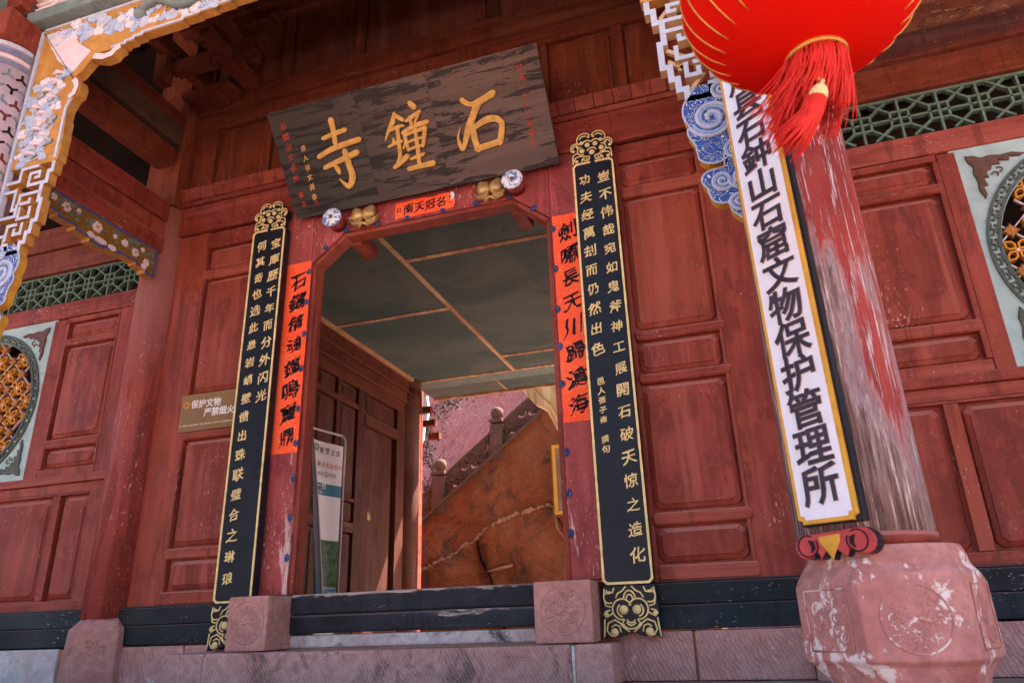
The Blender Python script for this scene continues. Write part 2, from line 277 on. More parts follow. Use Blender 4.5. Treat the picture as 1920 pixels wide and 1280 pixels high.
# ------------------------------------------------------------------ geometry helpers
class Frame:
    def __init__(s, o, u, v):
        s.o = Vector(o); s.u = Vector(u).normalized(); s.v = Vector(v).normalized(); s.w = s.u.cross(s.v)
    def p(s, a, b, c=0.0): return s.o + s.u * a + s.v * b + s.w * c
class ScaledFrame(Frame):
    def __init__(s, o, u, v, k): super().__init__(o, u, v); s.k = k
    def p(s, a, b, c=0.0): return s.o + (s.u * a + s.v * b + s.w * c) * s.k
WALL = Frame((0, 0, 0), (1, 0, 0), (0, 0, 1))           # u right, v up, w out of the wall (-y)
FRONT = Frame((0, -1.42, 0), (1, 0, 0), (0, 0, 1))
PASS = Frame((-1.91, 0, 0), (0, 1, 0), (0, 0, 1))       # left wall of the passage, w = +x
BEAMS = Frame((-2.13, 0, 0), (0, 1, 0), (0, 0, 1))
class MB:
    def __init__(s, fr=None): s.v = []; s.f = []; s.m = []; s.fr = fr; s.mats = []; s.smooth = []
    def mi(s, mat):
        if mat is None: return 0
        if mat not in s.mats: s.mats.append(mat)
        return s.mats.index(mat)
    def add(s, vs, fs, mat=None, sm=False):
        k = len(s.v); i = s.mi(mat)
        s.v += [s.fr.p(*p) if s.fr else Vector(p) for p in vs]
        for f in fs: s.f.append([q + k for q in f]); s.m.append(i); s.smooth.append(sm)
    def box(s, a0, a1, b0, b1, c0, c1, mat=None):
        v = [(a, b, c) for c in (c0, c1) for b in (b0, b1) for a in (a0, a1)]
        s.add(v, [(0, 2, 3, 1), (4, 5, 7, 6), (0, 1, 5, 4), (2, 6, 7, 3), (0, 4, 6, 2), (1, 3, 7, 5)], mat)
    def prism(s, poly, c0, c1, mat=None, side=None, bev=0.0):
        """poly in (a,b), extruded along c; front cap (c1) may be inset by bev"""
        n = len(poly)
        if area(poly) < 0: poly = poly[::-1]
        v = [(a, b, c0) for a, b in poly] + [(a, b, c1 - bev) for a, b in poly]
        s.add(v, [tuple(range(n))[::-1]] + [(i, (i + 1) % n, n + (i + 1) % n, n + i) for i in range(n)], side or mat)
        if bev:
            q = inset(poly, bev); v2 = [(a, b, c1 - bev) for a, b in poly] + [(a, b, c1) for a, b in q]
            s.add(v2, [(i, (i + 1) % n, n + (i + 1) % n, n + i) for i in range(n)], mat)
            s.add([(a, b, c1) for a, b in q], [tuple(range(n))], mat)
        else: s.add([(a, b, c1) for a, b in poly], [tuple(range(n))], mat)
    def tube(s, pts, r, n=8, mat=None, flat=1.0, caps=True):
        """tube along pts (local coords); r number or list; flat squashes along c"""
        P = [Vector(p) for p in pts]; k = len(P)
        rr = r if isinstance(r, (list, tuple)) else [r] * k
        vs = []; prev = None
        for i in range(k):
            t = (P[min(i + 1, k - 1)] - P[max(i - 1, 0)])
            if t.length < 1e-9: t = Vector((0, 0, 1))
            t.normalize()
            up = Vector((0, 0, 1)) if abs(t.z) < 0.9 else Vector((1, 0, 0))
            if prev is None: nrm = (up - t * up.dot(t)).normalized()
            else:
                nrm = prev - t * prev.dot(t)
                nrm = nrm.normalized() if nrm.length > 1e-6 else (up - t * up.dot(t)).normalized()
            prev = nrm; bn = t.cross(nrm)
            for j in range(n):
                a = 2 * math.pi * j / n; o = nrm * math.cos(a) * rr[i] + bn * math.sin(a) * rr[i]
                if flat != 1.0: o.z *= flat
                vs.append(P[i] + o)
        fs = [(i * n + j, i * n + (j + 1) % n, (i + 1) * n + (j + 1) % n, (i + 1) * n + j) for i in range(k - 1) for j in range(n)]
        if caps: fs += [tuple(range(n))[::-1], tuple(range((k - 1) * n, k * n))]
        s.add(vs, fs, mat, True)
    def lathe(s, prof, cx=0, cy=0, n=24, mat=None, axis='z', sm=True, ang0=0.0):
        """prof: (r, h) pairs; axis z -> h along third world axis, 'w' -> along c"""
        vs = []
        for r, h in prof:
            for j in range(n):
                a = 2 * math.pi * j / n + ang0
                if axis == 'z': vs.append((cx + r * math.cos(a), cy + r * math.sin(a), h))
                elif axis == 'w': vs.append((cx + r * math.cos(a), cy + r * math.sin(a), h))
        k = len(prof)
        fs = [(i * n + j, i * n + (j + 1) % n, (i + 1) * n + (j + 1) % n, (i + 1) * n + j) for i in range(k - 1) for j in range(n)]
        fs += [tuple(range(n))[::-1], tuple(range((k - 1) * n, k * n))]
        s.add(vs, fs, mat, sm)
    def dome(s, a, b, c, r, h=None, mat=None, n=10):
        h = h or r * 0.7
        prof = [(r * math.cos(t), c + h * math.sin(t)) for t in (0, 0.5, 1.0, 1.35)]
        vs = []; 
        for q, hh in prof:
            for j in range(n): vs.append((a + q * math.cos(6.2832 * j / n), b + q * math.sin(6.2832 * j / n), hh))
        fs = [(i * n + j, i * n + (j + 1) % n, (i + 1) * n + (j + 1) % n, (i + 1) * n + j) for i in range(3) for j in range(n)] + [tuple(range(3 * n, 4 * n))]
        s.add(vs, fs, mat, True)
    def ribbon(s, path, w, c0, c1, mat=None, side=None, closed=False):
        """band following a 2-D path with mitred joints, extruded c0..c1"""
        P = [Vector((x, y)) for x, y in path]; n = len(P); L = []; Rr = []
        ws = w if isinstance(w, (list, tuple)) else [w] * n
        for i in range(n):
            if closed: a, b, c = P[i - 1], P[i], P[(i + 1) % n]
            else: a, b, c = P[max(i - 1, 0)], P[i], P[min(i + 1, n - 1)]
            d1 = (b - a); d2 = (c - b)
            d1 = d1.normalized() if d1.length > 1e-9 else d2.normalized()
            d2 = d2.normalized() if d2.length > 1e-9 else d1
            t = d1 + d2; t = t.normalized() if t.length > 1e-6 else d1
            nn = Vector((-t.y, t.x)); k = 1 / max(0.45, nn.dot(Vector((-d1.y, d1.x))))
            L.append(b + nn * ws[i] / 2 * k); Rr.append(b - nn * ws[i] / 2 * k)
        vs = [(*q, c0) for q in L] + [(*q, c0) for q in Rr] + [(*q, c1) for q in L] + [(*q, c1) for q in Rr]
        top = []; sd = []
        for i in range(n if closed else n - 1):
            j = (i + 1) % n
            top.append((2 * n + i, 3 * n + i, 3 * n + j, 2 * n + j))
            sd += [(i, 2 * n + i, 2 * n + j, j), (n + i, n + j, 3 * n + j, 3 * n + i), (i, j, n + j, n + i)]
        if not closed: sd += [(0, n, 3 * n, 2 * n), (n - 1, 3 * n - 1, 4 * n - 1, 2 * n - 1)]
        s.add(vs, top, mat); s.add(vs, sd, side or mat)
def area(p): return sum(p[i][0] * p[(i + 1) % len(p)][1] - p[(i + 1) % len(p)][0] * p[i][1] for i in range(len(p))) / 2
def inset(p, d):
    n = len(p); out = []
    for i in range(n):
        a, b, c = Vector(p[i - 1]), Vector(p[i]), Vector(p[(i + 1) % n])
        d1 = (b - a).normalized(); d2 = (c - b).normalized(); t = d1 + d2
        t = t.normalized() if t.length > 1e-6 else d1
        nn = Vector((-t.y, t.x)); k = 1 / max(0.5, nn.dot(Vector((-d1.y, d1.x))))
        q = b + nn * d * k; out.append((q.x, q.y))
    return out
def plate_holes(name, fr, outer, holes, c0, c1, mat, parent):
    cu = bpy.data.curves.new('plate', 'CURVE'); cu.dimensions = '2D'; cu.fill_mode = 'BOTH'; cu.extrude = (c1 - c0) / 2
    for loop in [outer] + holes:
        sp = cu.splines.new('POLY'); sp.points.add(len(loop) - 1); sp.use_cyclic_u = True
        for i, q in enumerate(loop): sp.points[i].co = (q[0], q[1], 0, 1)
    o = bpy.data.objects.new('plate', cu); COL.objects.link(o); dg = bpy.context.evaluated_depsgraph_get(); dg.update()
    me = bpy.data.meshes.new_from_object(o.evaluated_get(dg)); mb = MB(fr)
    mb.add([(v.co.x, v.co.y, v.co.z + (c0 + c1) / 2) for v in me.vertices], [tuple(p.vertices) for p in me.polygons])
    bpy.data.objects.remove(o); bpy.data.curves.remove(cu); bpy.data.meshes.remove(me)
    return part(name, mb, mat, parent)
WL = {}
def wl(o): return WL.get(o.name, Vector((0, 0, 0)))
def setup(o, parent, loc):
    COL.objects.link(o); WL[o.name] = Vector(loc)
    if parent: o.parent = parent; o.location = Vector(loc) - wl(parent)
    else: o.location = loc
def part(name, mb, mat=None, parent=None, bevel=0.0, smooth=False, kind=None, label=None, origin=None, recalc=True):
    vs = mb.v; lo = Vector([min(v[i] for v in vs) for i in range(3)]); hi = Vector([max(v[i] for v in vs) for i in range(3)])
    c = Vector(origin) if origin is not None else (lo + hi) / 2
    me = bpy.data.meshes.new(name); me.from_pydata([v - c for v in vs], [], mb.f)
    mats = mb.mats if mb.mats else [mat]
    for q in mats: me.materials.append(q)
    if mb.mats: me.polygons.foreach_set('material_index', mb.m)
    me.polygons.foreach_set('use_smooth', [bool(q or smooth) for q in mb.smooth])
    if bevel or recalc:
        bm = bmesh.new(); bm.from_mesh(me)
        if recalc: bmesh.ops.recalc_face_normals(bm, faces=bm.faces)
        if bevel:
            es = [e for e in bm.edges if len(e.link_faces) == 2 and e.calc_face_angle(0) > 0.5]
            bmesh.ops.bevel(bm, geom=es, offset=bevel, segments=2, affect='EDGES', profile=0.6, clamp_overlap=True)
        bm.to_mesh(me); bm.free()
    o = bpy.data.objects.new(name, me); setup(o, parent, c)
    if kind: o['kind'] = kind
    if label: o['label'] = label
    return o
def inst(src, parent, loc, rot=(0, 0, 0), scale=(1, 1, 1), name=None):
    o = bpy.data.objects.new(name or src.name.split('.')[0], src.data); setup(o, parent, loc); o.rotation_euler = rot; o.scale = scale
    for k in ('kind',):
        if k in src: o[k] = src[k]
    return o
def thing(name, label, cat, loc, group=None):
    o = bpy.data.objects.new(name, None); o.empty_display_size = 0.1; setup(o, None, loc); o['label'] = label; o['category'] = cat
    if group: o['group'] = group
    return o
def tag(o, label, cat, group=None):
    o['label'] = label; o['category'] = cat
    if group: o['group'] = group
def arc(cx, cy, r, a0, a1, n=12, ry=None):
    ry = ry or r
    return [(cx + r * math.cos(R(a0 + (a1 - a0) * i / n)), cy + ry * math.sin(R(a0 + (a1 - a0) * i / n))) for i in range(n + 1)]
def spiral(cx, cy, r, turns=1.6, start=0, ccw=True, n=26, r0=0.12):
    out = []
    for i in range(n + 1):
        t = i / n; a = R(start) + (1 if ccw else -1) * turns * 6.2832 * t; q = r * (1 - (1 - r0) * t); out.append((cx + q * math.cos(a), cy + q * math.sin(a)))
    return out
def z3(p, c): return [(x, y, c) for x, y in p]

# lettering: glyph outlines of the built-in font, reshaped to look brushed
_G = {}
def glyph(ch, off=0.0):
    want = off; key = (ch, want)
    if key in _G: return _G[key]
    cu = bpy.data.curves.new('glyph', 'FONT'); cu.body = ch; cu.resolution_u = 3
    o = bpy.data.objects.new('glyph', cu); COL.objects.link(o)
    dg = bpy.context.evaluated_depsgraph_get(); dg.update()
    me = bpy.data.meshes.new_from_object(o.evaluated_get(dg))
    vs = [(v.co.x, v.co.y) for v in me.vertices]; fs = [list(p.vertices) for p in me.polygons]
    # merge doubled corners so the outline can be walked
    idx = {}; mp = []; vv = []
    for v in vs:
        k = (round(v[0], 4), round(v[1], 4))
        if k not in idx: idx[k] = len(vv); vv.append(v)
        mp.append(idx[k])
    ff = []
    for f in fs:
        g = []
        for q in f:
            if mp[q] not in g: g.append(mp[q])
        if len(g) > 2: ff.append(g)
    cnt = {}
    for f in ff:
        for i in range(len(f)):
            e = (f[i], f[(i + 1) % len(f)]); cnt[e] = cnt.get(e, 0) + 1
    edge = [e for e in cnt if (e[1], e[0]) not in cnt]
    if want:
        acc = {}
        for a, b in edge:
            d = Vector(vv[b]) - Vector(vv[a])
            if d.length > 1e-6:
                d.normalize(); nn = Vector((d.y, -d.x)); acc.setdefault(a, []).append(nn); acc.setdefault(b, []).append(nn)
        for k, ns in acc.items():
            t = sum(ns, Vector((0, 0))); t = t.normalized() if t.length > 1e-6 else ns[0]; q = 1 / max(0.6, t.dot(ns[0])); vv[k] = (vv[k][0] + t.x * want * q, vv[k][1] + t.y * want * q)
    bpy.data.objects.remove(o); bpy.data.curves.remove(cu); bpy.data.meshes.remove(me)
    _G[key] = (vv, ff, edge); return _G[key]
def put_glyph(mb, ch, cx, cy, size, c0, c1, mat=None, side=None, off=0.012, shear=0.14, wob=0.014, wide=1.0, rot=0.0, seed=None, cx0=0.48):
    vv, ff, ed = glyph(ch, off); rnd = random.Random(seed if seed is not None else ord(ch[0]))
    ph = [rnd.uniform(0, 6) for _ in range(4)]; out = []
    for x, y in vv:
        x -= cx0; y -= 0.345
        xx = x + wob * math.sin(y * 9 + ph[0]) + rnd.uniform(-wob, wob) * 0.6; yy = y + shear * x + wob * math.sin(x * 11 + ph[1]) + rnd.uniform(-wob, wob) * 0.6
        ca, sa = math.cos(rot), math.sin(rot)
        xx, yy = xx * ca - yy * sa, xx * sa + yy * ca
        out.append((cx + xx * size * wide, cy + yy * size))
    n = len(out)
    mb.add([(x, y, c1) for x, y in out], ff, mat)
    if c1 - c0 > 0.0006: mb.add([(x, y, c0) for x, y in out] + [(x, y, c1) for x, y in out], [(a, b, n + b, n + a) for a, b in ed], side or mat)
def stroke(mb, pts, ws, c0, c1, mat):
    """brush stroke: smooth band with round ends"""
    P = []; Wd = []
    n = len(pts)
    for i in range(n - 1):
        p0, p1, p2, p3 = [Vector(pts[max(0, min(n - 1, i + k))]) for k in (-1, 0, 1, 2)]
        for j in range(5):
            t = j / 5; P.append(0.5 * ((2 * p1) + (p2 - p0) * t + (2 * p0 - 5 * p1 + 4 * p2 - p3) * t * t + (3 * p1 - p0 - 3 * p2 + p3) * t ** 3)); Wd.append(ws[i] * (1 - t) + ws[i + 1] * t)
    P.append(Vector(pts[-1])); Wd.append(ws[-1])
    d0 = (P[0] - P[1]).normalized(); d1 = (P[-1] - P[-2]).normalized()
    P = [P[0] + d0 * Wd[0] * 0.42] + P + [P[-1] + d1 * Wd[-1] * 0.42]; Wd = [Wd[0] * 0.45] + Wd + [Wd[-1] * 0.4]
    mb.ribbon([(p.x, p.y) for p in P], Wd, c0, c1 - 0.004, mat); mb.ribbon([(p.x, p.y) for p in P], [q * 0.72 for q in Wd], c1 - 0.005, c1, mat)

# ------------------------------------------------------------------ the setting
def struct(name, mb, mat, **k):
    o = part(name, mb, mat, None, kind='structure', **k); return o
m = MB(); m.add([(-60, -60, -1.35), (60, -60, -1.35), (60, 60, -1.35), (-60, 60, -1.35)], [(0, 1, 2, 3)]); struct('ground', m, court_m)
m = MB(); m.box(-9, 9, -2.15, 0.0, -0.5, 0.0); m.box(-9, 9, 0.0, 5.2, -0.5, 0.1); struct('platform', m, floor_m, bevel=0.012)
m = MB()
for i in range(6): m.box(-9, 9, -2.15 - 0.3 * (i + 1), -2.15 - 0.3 * i - 0.002, -1.34, -0.19 * (i + 1))
struct('platform_steps', m, floor_m, bevel=0.01)
m = MB(); m.box(-9, 9, 5.2, 30, -0.6, 0.05); struct('rear_court_paving', m, court_m)

# ------------------------------------------------------------------ gatehouse
G = thing('temple_gatehouse', 'red timber temple gatehouse with carved frieze, panelled walls and open doorway', 'temple gate', (0, 0, 0))
def slab(name, a0, a1, b0, b1, c0, c1, mat, fr=WALL, parent=G, bevel=0.004, **k):
    mb = MB(fr); mb.box(a0, a1, b0, b1, c0, c1); return part(name, mb, mat, parent, bevel=bevel, **k)
def clip_rect(a0, a1, b0, b1, c):
    return [(a0 + c, b0), (a1 - c, b0), (a1, b0 + c), (a1, b1 - c), (a1 - c, b1), (a0 + c, b1), (a0, b1 - c), (a0, b0 + c)]
def panel(a0, a1, b0, b1, mat=red_v, fr=WALL, name='wall_panel', top=-0.003, corner=0.028, inset_w=0.026, parent=G, w0=-0.034):
    mb = MB(fr); r0 = [(a0, b0), (a1, b0), (a1, b1), (a0, b1)]
    o = 0.006; p1 = clip_rect(a0 + o, a1 - o, b0 + o, b1 - o, corner)
    p2 = clip_rect(a0 + o + 0.004, a1 - o - 0.004, b0 + o + 0.004, b1 - o - 0.004, corner * 0.98)
    q = inset_w + o; p3 = clip_rect(a0 + q, a1 - q, b0 + q, b1 - q, corner * 0.8); q += 0.003; p4 = clip_rect(a0 + q, a1 - q, b0 + q, b1 - q, corner * 0.78)
    w1 = w0 + 0.012
    lv = [[(x, y, w0) for x, y in p1], [(x, y, w1) for x, y in p2], [(x, y, top - 0.006) for x, y in p3], [(x, y, top) for x, y in p4]]
    vs = [v for l in lv for v in l]; fs = [(k * 8 + i, k * 8 + (i + 1) % 8, (k + 1) * 8 + (i + 1) % 8, (k + 1) * 8 + i) for k in range(3) for i in range(8)] + [tuple(range(24, 32))]
    mb.add([(x, y, w0) for x, y in r0], [(0, 1, 2, 3)]); mb.add(vs, fs)
    return part(name, mb, mat, parent)
def rail(a0, a1, b0, b1, mat=red_h, fr=WALL, name='rail', out=0.012, parent=G):
    """moulded rail with pointed ends"""
    mb = MB(fr); h = b1 - b0; poly = [(a0, b0 + h * 0.25), (a0 + 0.012, b0), (a1 - 0.012, b0), (a1, b0 + h * 0.25), (a1, b1 - h * 0.25), (a1 - 0.012, b1), (a0 + 0.012, b1), (a0, b1 - h * 0.25)]
    mb.prism(poly, -0.03, out, bev=min(0.009, h * 0.2))
    t = b1 - h * 0.36; mb.box(a0 + 0.016, a1 - 0.016, t - 0.004, t + 0.004, out - 0.001, out + 0.003)
    return part(name, mb, mat, parent)

# backing boards of the wall
for s in (-1, 1):
    for a0, a1, b0, b1 in ((2.39, 8.5, 0.24, 1.372), (2.39, 3.178, 1.374, 2.785), (4.46, 8.5, 1.374, 2.785), (3.18, 4.458, 2.642, 2.785)):
        slab('backing_board', *((a0, a1) if s > 0 else (-a1, -a0)), b0, b1, -0.07, -0.036, red_v)
for a0, a1 in ((-2.1, -1.2), (1.2, 2.1)): slab('backing_board', a0, a1, 0.24, 3.4, -0.07, -0.036, red_v)
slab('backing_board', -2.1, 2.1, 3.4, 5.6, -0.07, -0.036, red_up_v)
for a0, a1 in ((-8.5, -2.1), (2.1, 8.5)): slab('upper_backing_board', a0, a1, 3.08, 5.6, -0.07, -0.02, soot)

# centre bay wall, mirrored left and right of the door
for s in (-1, 1):
    def mm(a, b): return (a, b) if s > 0 else (-b, -a)
    slab('jamb_board', *mm(1.822, 2.11), 0.465, 3.16, -0.03, 0.0, red_v)
    slab('inner_stile', *mm(1.10, 1.335), 0.465, 3.16, -0.035, -0.002, red_v)
    slab('stile_bead', *mm(1.806, 1.824), 0.545, 3.012, -0.03, 0.007, red_v, bevel=0.003)
    for b0, b1 in ((0.552, 0.742), (0.822, 1.528), (1.588, 1.788), (1.862, 2.748), (2.838, 3.012)): panel(*mm(1.335, 1.806), b0, b1)
    for b0, b1 in ((0.466, 0.545), (0.745, 0.812), (1.531, 1.586), (1.792, 1.848), (2.752, 2.828)): rail(*mm(1.33, 1.838), b0, b1)
    slab('top_rail', *mm(1.33, 1.838), 3.018, 3.15, -0.03, 0.001, red_h)
slab('lintel_beam', -2.1, 2.1, 3.165, 3.405, -0.02, 0.03, red_h, bevel=0.012)
slab('lintel_moulding', -2.1, 2.1, 3.41, 3.448, -0.02, 0.045, red_h, bevel=0.012)
# dentil boards of the little cornice
x = -2.10
rnd = random.Random(3)
while x < 2.08:
    w = rnd.uniform(0.085, 0.135); w = min(w, 2.10 - x)
    mb = MB(WALL); mb.add([(x + .0015, 3.45, 0.0), (x + w - .0015, 3.45, 0.0), (x + w - .0015, 3.455, 0.05), (x + .0015, 3.455, 0.05), (x + .0015, 3.55, 0.0), (x + w - .0015, 3.55, 0.0), (x + w - .0015, 3.54, 0.088 + rnd.uniform(-.003, .003)), (x + .0015, 3.54, 0.088)],
          [(0, 1, 2, 3), (4, 7, 6, 5), (3, 2, 6, 7), (0, 3, 7, 4), (1, 5, 6, 2), (0, 4, 5, 1)])
    part('cornice_block', mb, red_h, G, bevel=0.003); x += w
# transom panels
xs = [-2.02, -1.94, -1.43, -1.34, -0.42, 0.50, 0.87, 0.905, 1.365, 1.455, 2.02]
for a0, a1 in ((-1.86, -1.43), (-1.34, -0.9), (-0.82, -0.38), (-0.3, 0.0), (0.08, 0.42), (0.5, 0.86), (0.92, 1.36), (1.455, 1.96)):
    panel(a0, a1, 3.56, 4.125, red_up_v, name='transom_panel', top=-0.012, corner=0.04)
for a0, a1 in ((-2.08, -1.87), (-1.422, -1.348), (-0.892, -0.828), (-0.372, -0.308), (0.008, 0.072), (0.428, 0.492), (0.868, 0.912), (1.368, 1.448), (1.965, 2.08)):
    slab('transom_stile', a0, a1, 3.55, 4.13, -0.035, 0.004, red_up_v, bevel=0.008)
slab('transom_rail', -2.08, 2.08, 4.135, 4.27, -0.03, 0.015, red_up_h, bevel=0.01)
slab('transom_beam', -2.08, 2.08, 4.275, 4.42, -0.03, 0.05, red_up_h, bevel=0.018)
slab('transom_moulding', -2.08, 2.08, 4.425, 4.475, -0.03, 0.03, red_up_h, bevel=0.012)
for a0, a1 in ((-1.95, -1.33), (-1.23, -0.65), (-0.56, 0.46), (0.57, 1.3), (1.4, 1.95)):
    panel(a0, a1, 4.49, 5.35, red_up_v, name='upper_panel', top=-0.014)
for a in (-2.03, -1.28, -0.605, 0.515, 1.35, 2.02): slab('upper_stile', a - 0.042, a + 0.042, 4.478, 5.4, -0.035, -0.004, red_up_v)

# side bays
for s in (-1, 1):
    def mm(a, b): return (a, b) if s > 0 else (-b, -a)
    slab('column_jamb', *mm(2.36, 2.56 if s < 0 else 2.6), 0.465, 2.79, -0.03, 0.0, red_v)
    slab('side_stile', *mm(3.085, 3.175 if s > 0 else 3.213), 1.375, 2.64, -0.035, 0.001, red_v)
    for b0, b1 in ((1.445, 1.588), (1.668, 2.40), (2.468, 2.60)): panel(*mm(2.575, 3.05), b0, b1)
    for b0, b1 in ((1.592, 1.658), (2.406, 2.462)): rail(*mm(2.56, 3.075), b0, b1)
    slab('side_rail', *mm(2.56, 3.08), 2.606, 2.645, -0.035, 0.003, red_h)
    slab('side_rail', *mm(2.56, 3.08), 1.382, 1.44, -0.035, 0.003, red_h)
    slab('inner_edge_bead', *mm(3.055, 3.083), 1.445, 2.60, -0.035, 0.006, red_v, bevel=0.004)
    slab('inner_edge_bead', *mm(2.556, 2.573), 1.445, 2.60, -0.035, 0.006, red_v, bevel=0.004)
    slab('dado_rail', *mm(2.38, 8.5), 1.32, 1.378, -0.035, 0.032, red_h, bevel=0.009)
    slab('dado_board', *mm(2.38, 8.5), 1.252, 1.318, -0.035, 0.0025, red_h)
    pans = [(2.555, 2.80), (2.885, 3.55), (3.63, 4.2), (4.28, 4.85), (4.95, 5.6)]
    for a0, a1 in pans: panel(*mm(a0, a1), 0.535, 1.228, name='dado_panel')
    for a in (2.845, 3.59, 4.24, 4.9): slab('dado_stile', *mm(a - 0.034, a + 0.034), 0.53, 1.235, -0.035, 0.003, red_v)
    slab('dado_moulding', *mm(2.56, 8.5), 1.236, 1.249, -0.035, 0.006, red_h, bevel=0.003)
    slab('dado_bottom_rail', *mm(2.38, 8.5), 0.466, 0.527, -0.035, 0.004, red_h)
    slab('frieze_rail', *mm(2.36, 8.5), 2.652, 2.788, -0.035, 0.012, red_h, bevel=0.008)
    # plates above the lattice
    slab('wall_plate', *mm(2.2, 8.5), 3.085, 3.29, -0.03, 0.02, red_up_h, bevel=0.01)
    slab('wall_plate', *mm(2.2, 8.5), 3.293, 3.50, -0.03, 0.05, red_up_h, bevel=0.01)
    slab('backing_plate', *mm(2.2, 8.5), 2.70, 3.2, -0.16, -0.12, darkback)
    # beyond the window
    slab('side_stile', *mm(4.44 if s > 0 else 4.477, 4.56), 1.38, 2.645, -0.035, 0.001, red_v)
    slab('wall_lining', *mm(2.3, 8.5), 0.2, 5.3, -0.42, -0.38, soot, bevel=0)

# base beams and plinth
for s, a0, a1 in ((-1, -2.10, -1.06), (1, 1.06, 2.10), (-1, -8.5, -2.37), (1, 2.37, 8.5)):
    mb = MB(WALL); mb.box(a0, a1, 0.353, 0.455, -0.1, 0.045); mb.box(a0 + .003, a1 - .003, 0.236, 0.35, -0.1, 0.043); mb.box(a0, a1, 0.456, 0.466, -0.1, 0.034)
    part('base_beam', mb, blackbeam, G, bevel=0.006)
edges = [-8.5, -7.2, -6.1, -5.0, -4.1, -3.2, -2.53]
def stones(ed, mats):
    for i in range(len(ed) - 1):
        mb = MB(WALL); mb.box(ed[i] + 0.006, ed[i + 1] - 0.006, 0.004, 0.228, -0.2, 0.048 + rnd.uniform(-.004, .004)); part('plinth_stone', mb, mats[i % len(mats)], G, bevel=0.008)
stones(edges, [sand_ch, plaster]); stones([-2.03, -1.55, -1.1], [sand_ch]); stones([1.1, 1.48, 2.02], [sand_ch]); stones([2.5, 3.4, 4.6, 5.8, 7.0, 8.5], [sand_ch, plaster])
slab('plinth_mortar', -8.5, 8.5, 0.004, 0.222, -0.25, 0.03, mortar, bevel=0)

# wall columns on carved stone bases, front columns on pedestals
def octa(cx, cy, r, n=8, rot=22.5): return [(cx + r * math.cos(R(rot + 360 / n * i)), cy + r * math.sin(R(rot + 360 / n * i))) for i in range(n)]
def relief_disc(mb, fr_unused, cx, cy, r, c, seed):
    """raised ring filled with curls and feathery strokes in low relief"""
    rn = random.Random(seed)
    mb.tube(z3(arc(cx, cy, r, 0, 360, 36), c), r * 0.032, 6, flat=0.5, caps=False)
    for i in range(26):
        a = i * 2.4; q = r * 0.80 * math.sqrt((i + 0.5) / 26); k = r * rn.uniform(0.10, 0.17)
        mb.tube(z3(spiral(cx + q * math.cos(a), cy + q * math.sin(a), k, rn.uniform(0.7, 1.3), rn.uniform(0, 360), rn.random() < .5, 12, 0.25), c), [k * 0.2] * 9 + [k * .16, k * .12, k * 0.08, k * .05], 5, flat=0.5)
    for i in range(9):
        a = R(200 + 15 * i); mb.tube(z3([(cx + r * t * math.cos(a + 0.25 * math.sin(t * 4)), cy + r * t * math.sin(a + 0.25 * math.sin(t * 4))) for t in (0.45, 0.6, 0.75, 0.9)], c), [r * .012, r * .024, r * .018, r * .006], 5, flat=0.5)
    mb.tube(z3([(cx - r * .5, cy + r * .1), (cx - r * .2, cy - r * .1), (cx + r * .1, cy + r * .05), (cx + r * .35, cy - r * .12), (cx + r * .6, cy)], c), [r * .03, r * .07, r * .085, r * .06, r * .02], 6, flat=0.5)
def relief_field(mb, a0, a1, b0, b1, c, seed, n=12, r=0.03):
    rn = random.Random(seed)
    for i in range(n):
        mb.tube(z3(spiral(rn.uniform(a0 + r, a1 - r), rn.uniform(b0 + r, b1 - r), r * rn.uniform(0.6, 1.1), 1.4, rn.uniform(0, 360), rn.random() < .5, 14, 0.25), c), [r * 0.13] * 14 + [r * 0.04], 5, flat=0.5)
for s in (-1, 1):
    cx = 2.235 * s
    mb = MB(); mb.lathe([(0.155, 0.40), (0.15, 1.5), (0.147, 3.4)], cx, 0.01, 32); col = part('wall_column', mb, red_old, G, recalc=True)
    slab('column_post', cx - 0.15, cx + 0.15, 3.40, 5.4, -0.12, 0.13, red_up_v)
    mb = MB(); prof = [(0.255, 0.0), (0.235, 0.33), (0.228, 0.345), (0.165, 0.405)]
    vs = []
    for r, h in prof: vs += [(*p, h) for p in octa(cx, 0.03, r, 6, 30 if s < 0 else 30)]
    mb.add(vs, [(k * 6 + i, k * 6 + (i + 1) % 6, (k + 1) * 6 + (i + 1) % 6, (k + 1) * 6 + i) for k in range(3) for i in range(6)] + [tuple(range(18, 24)), tuple(range(6))[::-1]])
    st = part('stone_base', mb, sandst, col, bevel=0.008)
    # relief on the two front faces
    for k, (a, b) in enumerate(((3, 4), (4, 5))):
        P = octa(cx, 0.03, 0.238, 6, 30); p0, p1 = Vector((*P[a], 0.16)), Vector((*P[b], 0.16)); u = (p1 - p0).normalized(); mid = (p0 + p1) / 2
        fr = Frame(mid, u, (0, 0, 1)); mb = MB(fr); relief_field(mb, -0.09, 0.09, -0.15, 0.13, 0.004, 5 + k + (s > 0) * 9, 16, 0.036)
        if fr.w.y < 0: part('stone_carving', mb, sandst, st and G)
